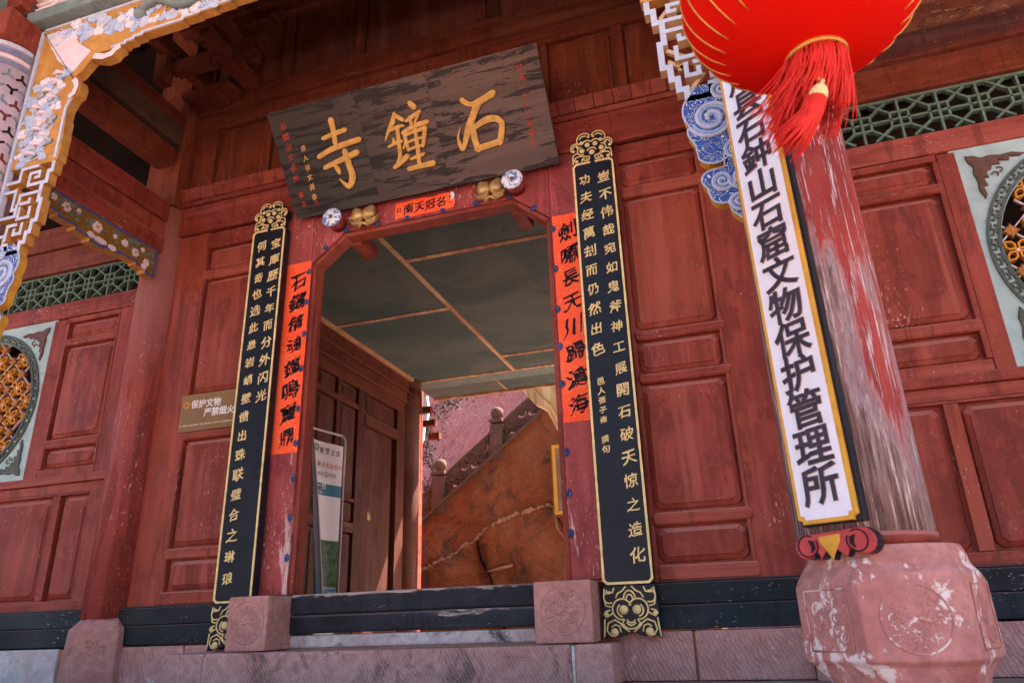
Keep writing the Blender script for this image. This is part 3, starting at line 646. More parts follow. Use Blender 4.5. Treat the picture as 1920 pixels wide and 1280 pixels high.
for s, cx in ((-1, -2.265), (1, 2.15)):
    mb = MB(); n = 40
    mb.lathe([(0.199, 0.46), (0.199, 0.70), (0.197, 1.5), (0.195, 2.6), (0.193, 3.65)], cx, -1.45, n)
    col = part('front_column', mb, weathered_column(), G)
    if s > 0:
        mb = MB(); mb.lathe([(0.203, 0.462), (0.203, 0.497)], cx, -1.45, 40, mat=red_h); part('column_foot_ring', mb, red_h, col)
    mb = MB(); prof = [(0.30, 0.0), (0.285, 0.02), (0.205, 0.06), (0.20, 0.095), (0.242, 0.142), (0.262, 0.158), (0.262, 0.355), (0.254, 0.382), (0.236, 0.407), (0.214, 0.43), (0.204, 0.46)]
    rot = 4; vs = []; K = len(prof)
    for i, (r, h) in enumerate(prof):
        if i in (0, 1, 2, 3) or i >= 9:
            n6 = octa(cx + 0.042, -1.45, r * 1.03, 36, rot); vs += [(*p, h) for p in n6]
        else:
            P = octa(cx + 0.042, -1.45, r * 1.035, 6, rot); row = []
            for k in range(6):
                for j in range(6):
                    a, b = Vector(P[k]), Vector(P[(k + 1) % 6]); q = a.lerp(b, j / 6); c0_ = Vector((cx + 0.042, -1.45)); d_ = q - c0_; rd = r * 1.035; kk = (0.10, 0.2, 0.4)[min(2, max(0, i - 5))]; row.append(c0_ + d_ * (1 - kk + kk * rd * 0.93 / d_.length) if d_.length > rd * 0.93 else c0_ + d_ * (1 - kk + kk * rd * 0.93 / d_.length))
            vs += [(q.x, q.y, h) for q in row]
    N6 = 36
    mb.add(vs, [(k * N6 + i, k * N6 + (i + 1) % N6, (k + 1) * N6 + (i + 1) % N6, (k + 1) * N6 + i) for k in range(K - 1) for i in range(N6)] + [tuple(range((K - 1) * N6, K * N6)), tuple(range(N6))[::-1]])
    ped = part('stone_pedestal', mb, sand_ped, col, bevel=0.006)
    P = octa(cx + 0.042, -1.45, 0.2635 * 1.035, 6, rot)
    for k in range(6):
        p0, p1 = Vector((*P[k], 0.262)), Vector((*P[(k + 1) % 6], 0.262)); fr = Frame((p0 + p1) / 2, (p1 - p0), (0, 0, 1))
        if fr.w.y > 0.3: continue
        mb = MB(fr)
        if fr.w.y < -0.8: relief_disc(mb, None, 0, 0.0, 0.088, 0.001, 4)
        else:
            mb.tube(z3([(-0.09, -0.08), (0.09, -0.08), (0.09, 0.085), (-0.09, 0.085), (-0.09, -0.08)], 0.001), 0.003, 5, flat=0.6)
            relief_field(mb, -0.085, 0.085, -0.075, 0.08, 0.001, 20 + k, 14, 0.03)
        part('stone_carving', mb, sand_ped, G)

# door frame: posts, lintel with clipped corners
for s in (-1, 1):
    poly = [(s * 0.877, 0.49), (s * 1.15, 0.49), (s * 1.15, 3.15), (s * 0.877, 3.15)]
    mb = MB(WALL); mb.prism(poly, -0.07, 0.03, bev=0.003); part('door_post', mb, red_frame, G)
    mb = MB(WALL); mb.prism([(s * 0.875, 2.700), (s * 0.632, 2.900), (s * 0.632, 3.15), (s * 0.875, 3.15)], -0.07, 0.028, bev=0.003); part('door_corner_board', mb, red_frame, G)
    mb = MB(WALL); mb.box(*((0.842, 0.872) if s > 0 else (-0.872, -0.842)), 0.49, 2.70, -0.09, 0.012); part('door_reveal_strip', mb, red_v, G, bevel=0.003)
    mb = MB(WALL); mb.ribbon([(s * 0.857, 2.69), (s * 0.622, 2.885)], 0.026, -0.09, 0.012); part('door_reveal_strip', mb, red_v, G)
mb = MB(WALL); mb.box(-0.63, 0.63, 2.903, 3.15, -0.07, 0.026); part('door_lintel', mb, red_frame, G, bevel=0.004)
mb = MB(WALL); mb.box(-0.63, 0.63, 2.873, 2.9, -0.09, 0.012); part('door_reveal_strip', mb, red_h, G, bevel=0.003)
for cx in (-0.60, 0.62):
    mb = MB(WALL); mb.prism([(cx - 0.045, 2.86), (cx + 0.045, 2.86), (cx + 0.045, 2.96), (cx - 0.045, 2.96)], -0.33, -0.08, bev=0.02); part('pivot_block', mb, red_y, G)
# blue flower studs round the opening
mb = MB(WALL); mb.prism([(0, -0.036), (0.008, -0.02), (0.02, -0.018), (0.017, -0.004), (0.026, 0), (0.017, 0.006), (0.02, 0.02), (0.008, 0.022), (0, 0.036), (-0.008, 0.022), (-0.02, 0.02), (-0.017, 0.006), (-0.026, 0), (-0.017, -0.004), (-0.02, -0.018), (-0.008, -0.02)], 0.03, 0.036, bev=0.003)
st0 = part('blue_stud', mb, orna_blue, G); st0.scale = (0.82, 1, 0.82); o0 = Vector((0, -0.033, 0))
def stud(x, z, rot=0):
    inst(st0, G, (x, -0.0345, z), (0, rot, 0), (0.82, 1, 0.82))
st0.location = Vector((-0.606, -0.0345, 2.915)); WL[st0.name] = st0.location.copy(); st0.rotation_euler = (0, R(90), 0)
for x in (-0.366, -0.138, 0.128, 0.371, 0.607): stud(x, 2.915, R(90))
stud(-0.765, 2.805, R(-50)); stud(0.765, 2.795, R(50))
for z in (2.637, 2.405, 2.167, 1.918, 1.641, 1.412, 1.19, 0.942, 0.704): stud(-0.888, z)
for z in (2.612, 2.328, 2.057, 1.814, 1.581, 1.178, 0.948, 0.733): stud(0.890, z)
# threshold and steps
mb = MB(WALL); mb.box(-0.82, 0.73, 0.375, 0.487, -0.12, 0.06); o = part('door_threshold', mb, threshold, G, bevel=0.012)
mb = MB(WALL); mb.box(-0.82, 0.73, 0.272, 0.372, -0.12, 0.057); part('door_threshold', mb, threshold, G, bevel=0.012)
mb = MB(WALL); mb.box(-0.82, 0.73, 0.195, 0.262, -0.12, 0.04); part('threshold_packing', mb, stone('flaking_whitewashed_sill', (0.5, 0.44, 0.42), 0.0, 0.2, 0.95), G, bevel=0.01)
for a0, a1 in ((-1.085, -0.82), (0.732, 1.028)):
    mb = MB(WALL); mb.box(a0, a1, 0.19, 0.481, -0.2, 0.275); st = part('door_stone', mb, sandst, G, bevel=0.012)
    mb = MB(WALL); cx = (a0 + a1) / 2; relief_disc(mb, None, cx, 0.34, 0.112, 0.276, 31 if a0 < 0 else 37); part('carved_medallion', mb, sandst, st)
    sd = Frame((a1, -0.13, 0.335), (0, 1, 0), (0, 0, 1)); mb = MB(sd); mb.tube(z3([(-0.11, -0.11), (0.1, -0.11), (0.1, 0.11), (-0.11, 0.11), (-0.11, -0.11)], 0.001), 0.004, 5, flat=0.6)
    relief_field(mb, -0.1, 0.09, -0.1, 0.1, 0.001, 51, 14, 0.032); part('carved_side', mb, sandst, st)
for a0, a1 in ((-1.44, -1.165), (-1.155, 0.93), (0.945, 1.125)):
    mb = MB(WALL); mb.box(a0, a1, 0.004, 0.186, -0.15, 0.345); part('doorstep_stone', mb, sand_step, G, bevel=0.014)
mb = MB(WALL); mb.box(0.93, 0.945, 0.01, 0.18, -0.1, 0.34); mb.box(-1.165, -1.155, 0.01, 0.17, -0.1, 0.335); part('doorstep_mortar', mb, plaster, G)

# door pegs with painted faces
for cx in (-0.665, 0.66):
    fr = Frame((cx, -0.03, 2.965), (1, 0, 0), (0, 0.05, 1))
    mb = MB(fr); mb.lathe([(0.058, 0.0), (0.06, 0.095)], 0, 0, 28, mat=red_frame, axis='w'); pg = part('door_peg', mb, red_frame, G)
    mb = MB(fr); mb.lathe([(0.066, 0.095), (0.072, 0.102), (0.072, 0.113), (0.066, 0.119), (0.05, 0.117), (0.046, 0.122), (0.03, 0.121), (0.02, 0.125), (0.019, 0.121)], 0, 0, 32, mat=porcelain, axis='w'); mb.dome(0, 0, 0.12, 0.014, 0.008, brownp); part('painted_disc', mb, None, pg)

# green lattice over the side bays
def lattice(x0, x1, pitch, xc):
    root = None
    mb = MB(WALL); mb.box(x0, x1, 2.936, 2.949, -0.055, -0.02); mb.box(x0, x1, 3.068, 3.084, -0.05, -0.016); mb.box(x0, x1, 2.789, 2.803, -0.05, -0.016)
    root = part('lattice', mb, lattice_g, G, bevel=0.002)
    h = 0.048; k = 0; c = 2.9425
    def sl(p, q, w=0.013, c0=-0.053, c1=-0.022):
        mb = MB(WALL); mb.ribbon([p, q], w, c0, c1); part('lattice_slat', mb, lattice_g, root)
    x = xc
    while x - pitch > x0: x -= pitch
    while x < x1 + pitch * 0.3:
        def cl(a): return max(x0, min(x1, a))
        sl((x, 2.80), (x, 3.07), 0.013, -0.054, -0.018)
        mb = MB(WALL); mb.ribbon([(x - h, c - h), (x + h, c - h), (x + h, c + h), (x - h, c + h)], 0.013, -0.052, -0.02, closed=True); part('lattice_frame', mb, lattice_g, root)
        for sx in (-1, 1):
            for sy in (-1, 1):
                a, b = (x + sx * h, c + sy * h), (x + sx * (pitch * 0.5 + 0.048), c + sy * 0.128); sl(a, b, 0.012, -0.0525 - 0.0004 * sx - .0002 * sy, -0.0215 - 0.0007 * sx - .0003 * sy)
        x += pitch
lattice(2.36, 4.9, 0.2045, 2.97)
lattice(-4.9, -2.42, 0.2045, -2.97)

# carved window screens
def window(xc):
    zc = 2.008; fr = Frame((xc, 0.004, zc), (1, 0, 0), (0, 0, 1)); hw = 0.66
    mb = MB(fr); n = 64; Rr = 0.535
    outer = []
    for i in range(n):
        a = 2 * math.pi * i / n; ca, sa = math.cos(a), math.sin(a); k = hw / max(abs(ca), abs(sa)); outer.append((ca * k, sa * k))
    inn = [(Rr * math.cos(2 * math.pi * i / n), Rr * math.sin(2 * math.pi * i / n)) for i in range(n)]
    vs = [(*p, 0.0) for p in outer] + [(*p, 0.0) for p in inn] + [(*p, -0.06) for p in inn]
    mb.add(vs, [(i, (i + 1) % n, n + (i + 1) % n, n + i) for i in range(n)] + [(n + i, n + (i + 1) % n, 2 * n + (i + 1) % n, 2 * n + i) for i in range(n)])
    root = part('window_screen', mb, turq, G)
    mb = MB(fr); mb.ribbon(arc(0, 0, 0.598, 0, 360, 64)[:-1], 0.014, 0, 0.012, closed=True); mb.ribbon(arc(0, 0, 0.547, 0, 360, 64)[:-1], 0.015, 0, 0.013, closed=True); part('ring_border', mb, greyp, root)
    src = None
    for i in range(42):
        a = i * 360 / 42
        mb = MB(Frame((0, 0, 0), (1, 0, 0), (0, 0, 1)))
        if src is None:
            mb.ribbon([(-0.033, 0.013), (-0.033, -0.001), (0.0, -0.001), (0.0, 0.013), (0.033, 0.013)], 0.0065, 0, 0.01); mb.ribbon([(-0.018, -0.014), (0.026, -0.014), (0.026, 0.002)], 0.0065, 0, 0.0095)
            src = part('meander_key', mb, greyp, root, origin=(0, 0, 0)); src.location = Vector((xc, 0, zc)) + Vector((0.5725 * math.sin(R(a)), 0, 0.5725 * math.cos(R(a)))) - wl(root); src.rotation_euler = (0, R(a), 0)
        else: inst(src, root, Vector((xc + 0.5725 * math.sin(R(a)), 0, zc + 0.5725 * math.cos(R(a)))), (0, R(a), 0))
    # bats in the corners
    for sx in (-1, 1):
        for sy in (-1, 1):
            b = [(0.10, -0.02), (0.16, 0.02), (0.2, 0.08), (0.14, 0.12), (0.10, 0.10), (0.08, 0.16), (0.03, 0.165), (0.03, 0.11), (-0.01, 0.13), (-0.07, 0.11), (-0.12, 0.16), (-0.20, 0.17), (-0.28, 0.12), (-0.19, 0.10), (-0.13, 0.05), (-0.06, 0.04), (-0.03, -0.01), (0.0, 0.0), (0.04, -0.05)]
            # rotate so wings run along the two edges
            ca, sa = math.cos(R(-45)), math.sin(R(-45))
            w = [(-0.24, 0.0), (-0.20, 0.035), (-0.14, 0.03), (-0.10, 0.05), (-0.05, 0.04), (-0.035, 0.075), (0, 0.085), (0.035, 0.075), (0.05, 0.04), (0.10, 0.05), (0.14, 0.03), (0.20, 0.035), (0.24, 0.0), (0.20, -0.02), (0.16, -0.005), (0.13, -0.04), (0.09, -0.02), (0.07, -0.06), (0.035, -0.05), (0, -0.09), (-0.035, -0.05), (-0.07, -0.06), (-0.09, -0.02), (-0.13, -0.04), (-0.16, -0.005), (-0.20, -0.02)]
            pts = []
            for x, y in w:
                y2 = y * 1.0 - abs(x) * 0.75 + 0.04; x2 = x * 0.82
                px, py = x2 * ca - y2 * sa, x2 * sa + y2 * ca; pts.append((sx * (0.515 + px * 0.85), sy * (0.515 + py * 0.85)))
            mb = MB(fr); mb.prism(pts, 0.0, 0.012, bev=0.004)
            mb.tube([(sx * (0.475 + 0.016 * math.cos(t)), sy * (0.45 + 0.016 * math.sin(t)), 0.008) for t in (0, 1, 2, 3, 4)], 0.004, 5); mb.tube([(sx * (0.45 + 0.016 * math.cos(t)), sy * (0.475 + 0.016 * math.sin(t)), 0.008) for t in (4.7, 3.7, 2.7, 1.7, .7)], 0.004, 5)
            part('bat_carving', mb, brownp if sy > 0 else greyp, root)
    mb = MB(fr); mb.box(-0.62, 0.62, -0.62, 0.62, -0.3, -0.26); part('dark_backing', mb, darkback, root)
    # lattice of petals and rosettes
    d = 0.118; fl = None; ro = None
    for i in range(-5, 6):
        for j in range(-5, 6):
            x, y = i * d, j * d
            if math.hypot(x, y) > Rr - 0.012: continue
            isf = ((i + j) % 2 == 0)
            ang = 0
            if isf:
                if fl is None:
                    mb = MB(Frame((0, 0, 0), (1, 0, 0), (0, 0, 1)))
                    for q in range(4):
                        a = R(45 + 90 * q); ca, sa = math.cos(a), math.sin(a)
                        pt = [(0.012, 0), (0.032, 0.019), (0.052, 0.019), (0.074, 0.0), (0.052, -0.019), (0.032, -0.019)]
                        mb.ribbon([(x_ * ca - y_ * sa, x_ * sa + y_ * ca) for x_, y_ in pt], 0.009, -0.05, -0.012 + 0.0003 * q, orange, closed=True)
                    mb.dome(0, 0, -0.02, 0.012, 0.012, pinkwhite, 8)
                    fl = part('petal_flower', mb, None, root, origin=(0, 0, 0)); fl.location = Vector((xc + x, 0, zc + y)) - wl(root)
                else: inst(fl, root, Vector((xc + x, 0, zc + y)))
            else:
                if ro is None:
                    mb = MB(Frame((0, 0, 0), (1, 0, 0), (0, 0, 1))); pts = []
                    for q in range(16): rr_ = (0.044, 0.026, 0.034, 0.026)[q % 4]; pts.append((rr_ * math.cos(q * math.pi / 8), rr_ * math.sin(q * math.pi / 8)))
                    mb.prism(pts, -0.045, -0.018, rosette, bev=0.004); mb.dome(0, 0, -0.018, 0.008, 0.008, orange, 8)
                    for q in range(4):
                        a = R(45 + 90 * q); mb.ribbon([(0.022 * math.cos(a), 0.022 * math.sin(a)), (0.085 * math.cos(a), 0.085 * math.sin(a))], 0.006, -0.044, -0.028, pinkwhite)
                    ro = part('rosette', mb, None, root, origin=(0, 0, 0)); ro.location = Vector((xc + x, 0, zc + y)) - wl(root)
                else: inst(ro, root, Vector((xc + x, 0, zc + y)))
window(3.808); window(-3.845)

# ------------------------------------------------------------------ passage behind the door
slab('passage_ceiling', -1.93, 2.1, -0.25 - 3.7, -0.25, -3.16, -3.131, ceil_m, fr=Frame((0, 0, 0), (1, 0, 0), (0, -1, 0)), bevel=0) if False else None
def zbox(name, x0, x1, y0, y1, z0, z1, mat, bevel=0.003, parent=G, **k):
    mb = MB(); mb.box(x0, x1, y0, y1, z0, z1); return part(name, mb, mat, parent, bevel=bevel, **k)
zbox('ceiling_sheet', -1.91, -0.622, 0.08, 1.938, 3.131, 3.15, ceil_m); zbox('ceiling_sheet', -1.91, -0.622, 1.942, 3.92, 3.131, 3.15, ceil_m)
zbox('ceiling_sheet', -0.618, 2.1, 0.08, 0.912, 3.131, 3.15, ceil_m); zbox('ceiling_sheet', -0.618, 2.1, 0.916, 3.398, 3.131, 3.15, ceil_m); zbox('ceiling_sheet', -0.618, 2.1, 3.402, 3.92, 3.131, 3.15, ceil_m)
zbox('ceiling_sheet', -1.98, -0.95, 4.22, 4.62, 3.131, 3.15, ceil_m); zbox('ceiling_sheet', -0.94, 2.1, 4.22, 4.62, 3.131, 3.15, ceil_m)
zbox('ceiling_batten', -0.645, -0.6, 0.08, 3.92, 3.119, 3.131, batten)
for x0, x1, y in ((-1.91, -0.645, 1.94), (-0.6, 2.1, 0.914), (-0.6, 2.1, 3.4), (-1.91, 2.1, 3.915)): zbox('ceiling_batten', x0, x1, y - 0.022, y + 0.022, 3.12, 3.132, batten)
zbox('ceiling_batten', -1.91, -1.86, 0.08, 3.89, 3.09, 3.131, batten); zbox('ceiling_batten', -0.96, -0.93, 4.22, 4.62, 3.12, 3.131, batten); zbox('ceiling_batten', -1.98, 2.1, 4.61, 4.65, 3.10, 3.135, batten)
zbox('passage_tie_beam', -2.1, 2.1, 3.94, 4.21, 3.126, 3.36, greygreen)
# left wall of the passage: beams, panels, door leaf, columns
P = PASS
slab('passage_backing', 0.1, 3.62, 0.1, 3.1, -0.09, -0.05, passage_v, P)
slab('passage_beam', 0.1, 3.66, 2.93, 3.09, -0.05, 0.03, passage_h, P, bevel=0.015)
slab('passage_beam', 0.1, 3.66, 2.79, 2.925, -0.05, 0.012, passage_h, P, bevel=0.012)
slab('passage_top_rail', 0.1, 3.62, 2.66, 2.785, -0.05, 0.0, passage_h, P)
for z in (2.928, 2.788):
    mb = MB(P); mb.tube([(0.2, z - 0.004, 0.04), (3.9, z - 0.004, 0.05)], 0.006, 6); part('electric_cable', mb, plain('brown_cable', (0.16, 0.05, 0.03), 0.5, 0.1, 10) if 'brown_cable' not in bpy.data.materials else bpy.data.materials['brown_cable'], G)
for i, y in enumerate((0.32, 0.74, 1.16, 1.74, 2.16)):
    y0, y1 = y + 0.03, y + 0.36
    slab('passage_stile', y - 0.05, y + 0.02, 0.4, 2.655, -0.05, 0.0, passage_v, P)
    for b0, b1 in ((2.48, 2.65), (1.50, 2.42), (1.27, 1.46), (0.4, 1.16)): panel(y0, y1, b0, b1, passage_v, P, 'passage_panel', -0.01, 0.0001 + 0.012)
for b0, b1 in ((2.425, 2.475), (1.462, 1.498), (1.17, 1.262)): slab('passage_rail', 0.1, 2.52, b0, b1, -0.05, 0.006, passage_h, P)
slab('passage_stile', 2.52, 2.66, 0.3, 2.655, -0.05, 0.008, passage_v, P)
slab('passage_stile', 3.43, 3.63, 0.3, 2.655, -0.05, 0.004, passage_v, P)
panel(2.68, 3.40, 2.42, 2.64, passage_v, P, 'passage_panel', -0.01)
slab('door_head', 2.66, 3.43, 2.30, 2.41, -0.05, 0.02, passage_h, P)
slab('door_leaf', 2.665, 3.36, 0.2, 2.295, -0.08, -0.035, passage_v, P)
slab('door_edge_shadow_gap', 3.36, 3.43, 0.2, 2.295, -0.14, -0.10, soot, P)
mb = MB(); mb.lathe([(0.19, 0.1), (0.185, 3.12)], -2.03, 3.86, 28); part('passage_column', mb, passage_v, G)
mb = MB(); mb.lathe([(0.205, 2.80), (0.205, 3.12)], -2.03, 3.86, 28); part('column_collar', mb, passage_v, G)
mb = MB(); mb.tube([(-1.835, 3.93, 1.8), (-1.835, 3.93, 3.0)], 0.006, 6); part('conduit', mb, vinyl_back, G)
zbox('side_wall', -2.3, -2.12, 4.0, 4.6, 0.1, 3.3, red_y)
zbox('passage_right_wall', 2.1, 2.2, 0.1, 4.4, 0.1, 3.4, passage_v)
for i in range(3): zbox('eave_bracket', -2.05 + 0.02 * i, -1.86, 4.25 + 0.14 * i, 4.33 + 0.14 * i, 2.84 - 0.14 * i, 2.92 - 0.14 * i, red_up_y)
# tan carved bracket at the far eave
fr = Frame((0, 5.2, 0), (1, 0, 0), (0, 0, 1)); mb = MB(fr)
mb.prism([(-0.92, 3.30), (0.25, 3.36), (0.15, 2.5), (-0.1, 2.3), (-0.36, 2.38), (-0.42, 2.62), (-0.5, 2.80), (-0.56, 2.92), (-0.62, 2.98), (-0.72, 3.04), (-0.8, 3.14)], -0.05, 0.05, bev=0.01)
fb = part('carved_eave_bracket', mb, tanwood, G)
mb = MB(fr); mb.tube(z3([(-0.75, 3.28), (-0.62, 3.12), (-0.5, 3.0), (-0.42, 2.8), (-0.33, 2.45)], 0.05), [0.012, 0.02, 0.024, 0.02, 0.01], 6); mb.tube(z3([(-0.45, 3.3), (-0.42, 3.1), (-0.36, 2.95)], 0.05), 0.015, 6); part('carved_line', mb, tanwood, fb)
zbox('rear_eave_beam', -0.95, 3.0, 5.1, 5.3, 3.31, 3.5, batten)
# padlock
T = thing('padlock', 'small brass padlock on the passage door', 'padlock', (-1.87, 2.74, 1.36))
fr = Frame((-1.872, 2.74, 1.36), (0, 1, 0), (0, 0, 1)); mb = MB(fr); mb.box(-0.028, 0.028, -0.045, 0.01, 0.0, 0.02); part('lock_body', mb, brass, T, bevel=0.004)
mb = MB(fr); mb.tube([(0.018 * math.cos(R(a)), 0.01 + 0.028 * math.sin(R(a)), 0.01) for a in range(0, 181, 20)], 0.004, 6); part('shackle', mb, metalrod, T)

# ------------------------------------------------------------------ beams between wall and front columns, brackets, roof
def cross_beams(s):
    F = Frame((-2.13 * s if s > 0 else 2.13, 0, 0), (0, 1, 0), (0, 0, 1)) if s > 0 else Frame((2.13, 0, 0), (0, -1, 0), (0, 0, 1))
    def yy(a, b): return (a, b) if s > 0 else (-b, -a)
    # lower beam with mouldings
    for b0, b1, c in ((2.985, 3.12, 0.0), (3.123, 3.25, -0.012), (3.253, 3.42, 0.006)): slab('cross_beam', *yy(-1.5, -0.12), b0, b1, -0.2, c, red_y, F, bevel=0.01)
    slab('upper_cross_beam', *yy(-1.5, -0.12), 3.76, 3.93, -0.18, -0.02, red_up_y, F, bevel=0.02)
    slab('upper_cross_beam', *yy(-1.5, -0.12), 3.935, 4.12, -0.2, 0.03, plain('grey_brown_worn_beam', (0.10, 0.06, 0.04), 0.6, 0.3, 6) if 'grey_brown_worn_beam' not in bpy.data.materials else bpy.data.materials['grey_brown_worn_beam'], F, bevel=0.02)
    slab('upper_cross_beam', *yy(-1.5, -0.12), 4.125, 4.26, -0.2, 0.0, red_up_y, F, bevel=0.01)
    # painted flower board under the lower beam
    steps = [(-0.165, 2.755), (-0.25, 2.755), (-0.25, 2.785), (-0.34, 2.785), (-0.34, 2.80), (-0.5, 2.80), (-0.5, 2.785), (-0.62, 2.785), (-0.62, 2.765), (-0.74, 2.765), (-0.74, 2.79), (-0.86, 2.79), (-0.86, 2.815), (-1.0, 2.815), (-1.0, 2.84), (-1.26, 2.84)]
    poly = [(a if s > 0 else -a, b) for a, b in steps] + [(-1.26 * (1 if s > 0 else -1), 2.98), (-0.165 * (1 if s > 0 else -1), 2.98)]
    mb = MB(F); mb.prism(poly, -0.075, -0.004, brown_ochre, ochre); fb = part('flower_board', mb, None, G)
    mb = MB(F); q = inset(poly if area(poly) > 0 else poly[::-1], 0.007); mb.ribbon(q, 0.013, -0.004, 0.001, blue, closed=True); part('blue_border', mb, None, fb)
    if s > 0:
        rn = random.Random(5)
        for cy, cz, r in ((-0.25, 2.84, 0.03), (-0.36, 2.87, 0.034), (-0.46, 2.895, 0.03), (-0.55, 2.90, 0.018), (-0.70, 2.895, 0.042), (-0.86, 2.93, 0.018), (-0.95, 2.91, 0.035), (-1.05, 2.93, 0.025), (-1.12, 2.90, 0.03), (-0.3, 2.92, 0.018)):
            mb = MB(F)
            for k in range(6):
                a = R(60 * k + rn.uniform(-10, 10)); mb.dome(cy + r * 0.62 * math.cos(a), cz + r * 0.62 * math.sin(a), -0.004, r * 0.42, 0.010 + 0.001 * k, pinkwhite, 8)
            mb.dome(cy, cz, -0.002, r * 0.3, 0.014, yellow if r > .03 else pinkwhite, 8); part('carved_flower', mb, None, fb)
        for cy, cz, L in ((-0.66, 2.81, 0.11), (-0.56, 2.805, 0.07), (-0.74, 2.815, 0.06), (-0.27, 2.80, 0.05)):
            mb = MB(F); mb.prism([(cy + L * math.cos(t) * 0.5, cz + 0.022 * math.sin(t)) for t in [i * 0.5236 for i in range(12)]], -0.004, 0.006, pinkwhite, bev=0.004); part('carved_petal', mb, None, fb)
        mb = MB(F)
        for i in range(34):
            cy, cz = -0.2 - 0.98 * rn.random(), 2.87 + 0.09 * rn.random(); mb.tube(z3(spiral(cy, cz, rn.uniform(0.014, 0.026), 1.2, rn.uniform(0, 360), rn.random() < .5, 12, 0.2), 0.0), 0.0035, 5, greygreen)
        part('carved_vine', mb, None, fb, kind='stuff')
        for k in range(9):
            cy, cz = -0.22 - 0.11 * k, 2.86 + 0.03 * (k % 3); mb = MB(F); mb.prism([(cy, cz), (cy + 0.022, cz + 0.016), (cy + 0.045, cz + 0.004), (cy + 0.022, cz - 0.008)], -0.003, 0.004, greygreen, bev=0.002); part('carved_leaf', mb, None, fb)
brown_ochre = plain('dark_ochre_ground', (0.22, 0.12, 0.02), 0.6, 0.2, 20)
cross_beams(1); cross_beams(-1)
# interlocking brackets under the porch roof
def arm_x(x0, x1, y, z, h=0.11, w=0.1):
    F = Frame((0, y, 0), (1, 0, 0), (0, 0, 1)); mb = MB(F)
    mb.prism([(x0 + 0.1, z), (x1 - 0.1, z), (x1 - 0.1, z + h * 0.35), (x1 - 0.05, z + h * 0.35), (x1 - 0.05, z + h * 0.65), (x1, z + h * 0.65), (x1, z + h * 1.15), (x0, z + h * 1.15), (x0, z + h * 0.65), (x0 + 0.05, z + h * 0.65), (x0 + 0.05, z + h * 0.35), (x0 + 0.1, z + h * 0.35)], -w / 2, w / 2, bev=0.004)
    part('bracket_arm', mb, red_up_h, G)
def arm_y(x, y0, y1, z, h=0.11, w=0.09):
    F = Frame((x, 0, 0), (0, 1, 0), (0, 0, 1)); mb = MB(F)
    mb.prism([(y0 + 0.12, z), (y1, z), (y1, z + h * 1.2), (y0, z + h * 1.2), (y0, z + h * 0.6), (y0 + 0.06, z + h * 0.5)], -w / 2, w / 2, bev=0.004); part('bracket_arm', mb, red_up_y, G)
for cx in (-1.55,):
    arm_y(cx, -0.62, -0.03, 4.40); arm_y(cx, -1.05, -0.03, 4.64)
    arm_x(cx - 0.30, cx + 0.30, -0.30, 4.50); arm_x(cx - 0.38, cx + 0.38, -0.62, 4.62); arm_x(cx - 0.42, cx + 0.42, -0.30, 4.74)
    zbox('bearing_block', cx - 0.07, cx + 0.07, -0.36, -0.24, 4.42, 4.5, red_up_h)
for y, z in ((-0.30, 4.90), (-0.62, 4.80), (-1.05, 4.86)): zbox('purlin', -2.1, 2.1, y - 0.06, y + 0.06, z, z + 0.14, red_up_h, bevel=0.01)
arm_x(-2.08, -1.62, -0.16, 4.27, 0.09, 0.16); arm_x(-2.06, -1.50, -0.42, 4.36, 0.1, 0.09); zbox('strut', -2.09, -1.99, -0.52, -0.42, 4.26, 4.62, red_up_v); zbox('strut', -2.09, -1.99, -0.98, -0.88, 4.26, 4.75, red_up_v)
arm_y(-2.0, -1.0, -0.05, 4.50)
# side-bay eave purlins
for s in (-1, 1): zbox('side_eave_beam', *((2.40, 8.5) if s > 0 else (-8.5, -2.35)), -0.56, -0.36, 3.19 if s > 0 else 3.75, 3.40 if s > 0 else 3.95, plain('worn_brown_eave_paint', (0.2, 0.06, 0.04), 0.6, 0.3, 6) if s < 0 else bpy.data.materials['worn_brown_eave_paint'], bevel=0.02) if False else None
zbox('side_eave_beam', 2.42, 8.5, -0.60, -0.36, 3.20, 3.40, painted_wood('worn_brown_eave_paint', (0.22, 0.08, 0.05), 'x', 0.6, 0.62), bevel=0.03)
# roof
for i in range(46):
    y = -2.95 + i * 0.17
zbox('roof_boarding', -9, 9, -3.5, 4.75, 5.34, 5.42, soot, bevel=0)
mb = MB()
for k in range(75):
    x = -8.9 + k * 0.24; mb.box(x - 0.04, x + 0.04, -3.48, 4.7, 5.26, 5.338)
part('rafters', mb, soot, G, kind='stuff')
mb = MB()
for k in range(60):
    x = -8.9 + k * 0.3; mb.tube([(x, -3.6, 5.47), (x, 0.9, 6.5)], 0.07, 8); mb.tube([(x, 0.9, 6.5), (x, 4.8, 5.47)], 0.07, 8)
part('roof_tiles', mb, tile_m, G, kind='stuff')
mb = MB(); mb.add([(-9, -3.6, 5.43), (9, -3.6, 5.43), (9, 0.9, 6.46), (-9, 0.9, 6.46), (-9, 4.8, 5.43), (9, 4.8, 5.43)], [(0, 1, 2, 3), (3, 2, 5, 4)]); part('tile_bed', mb, tile_m, G)

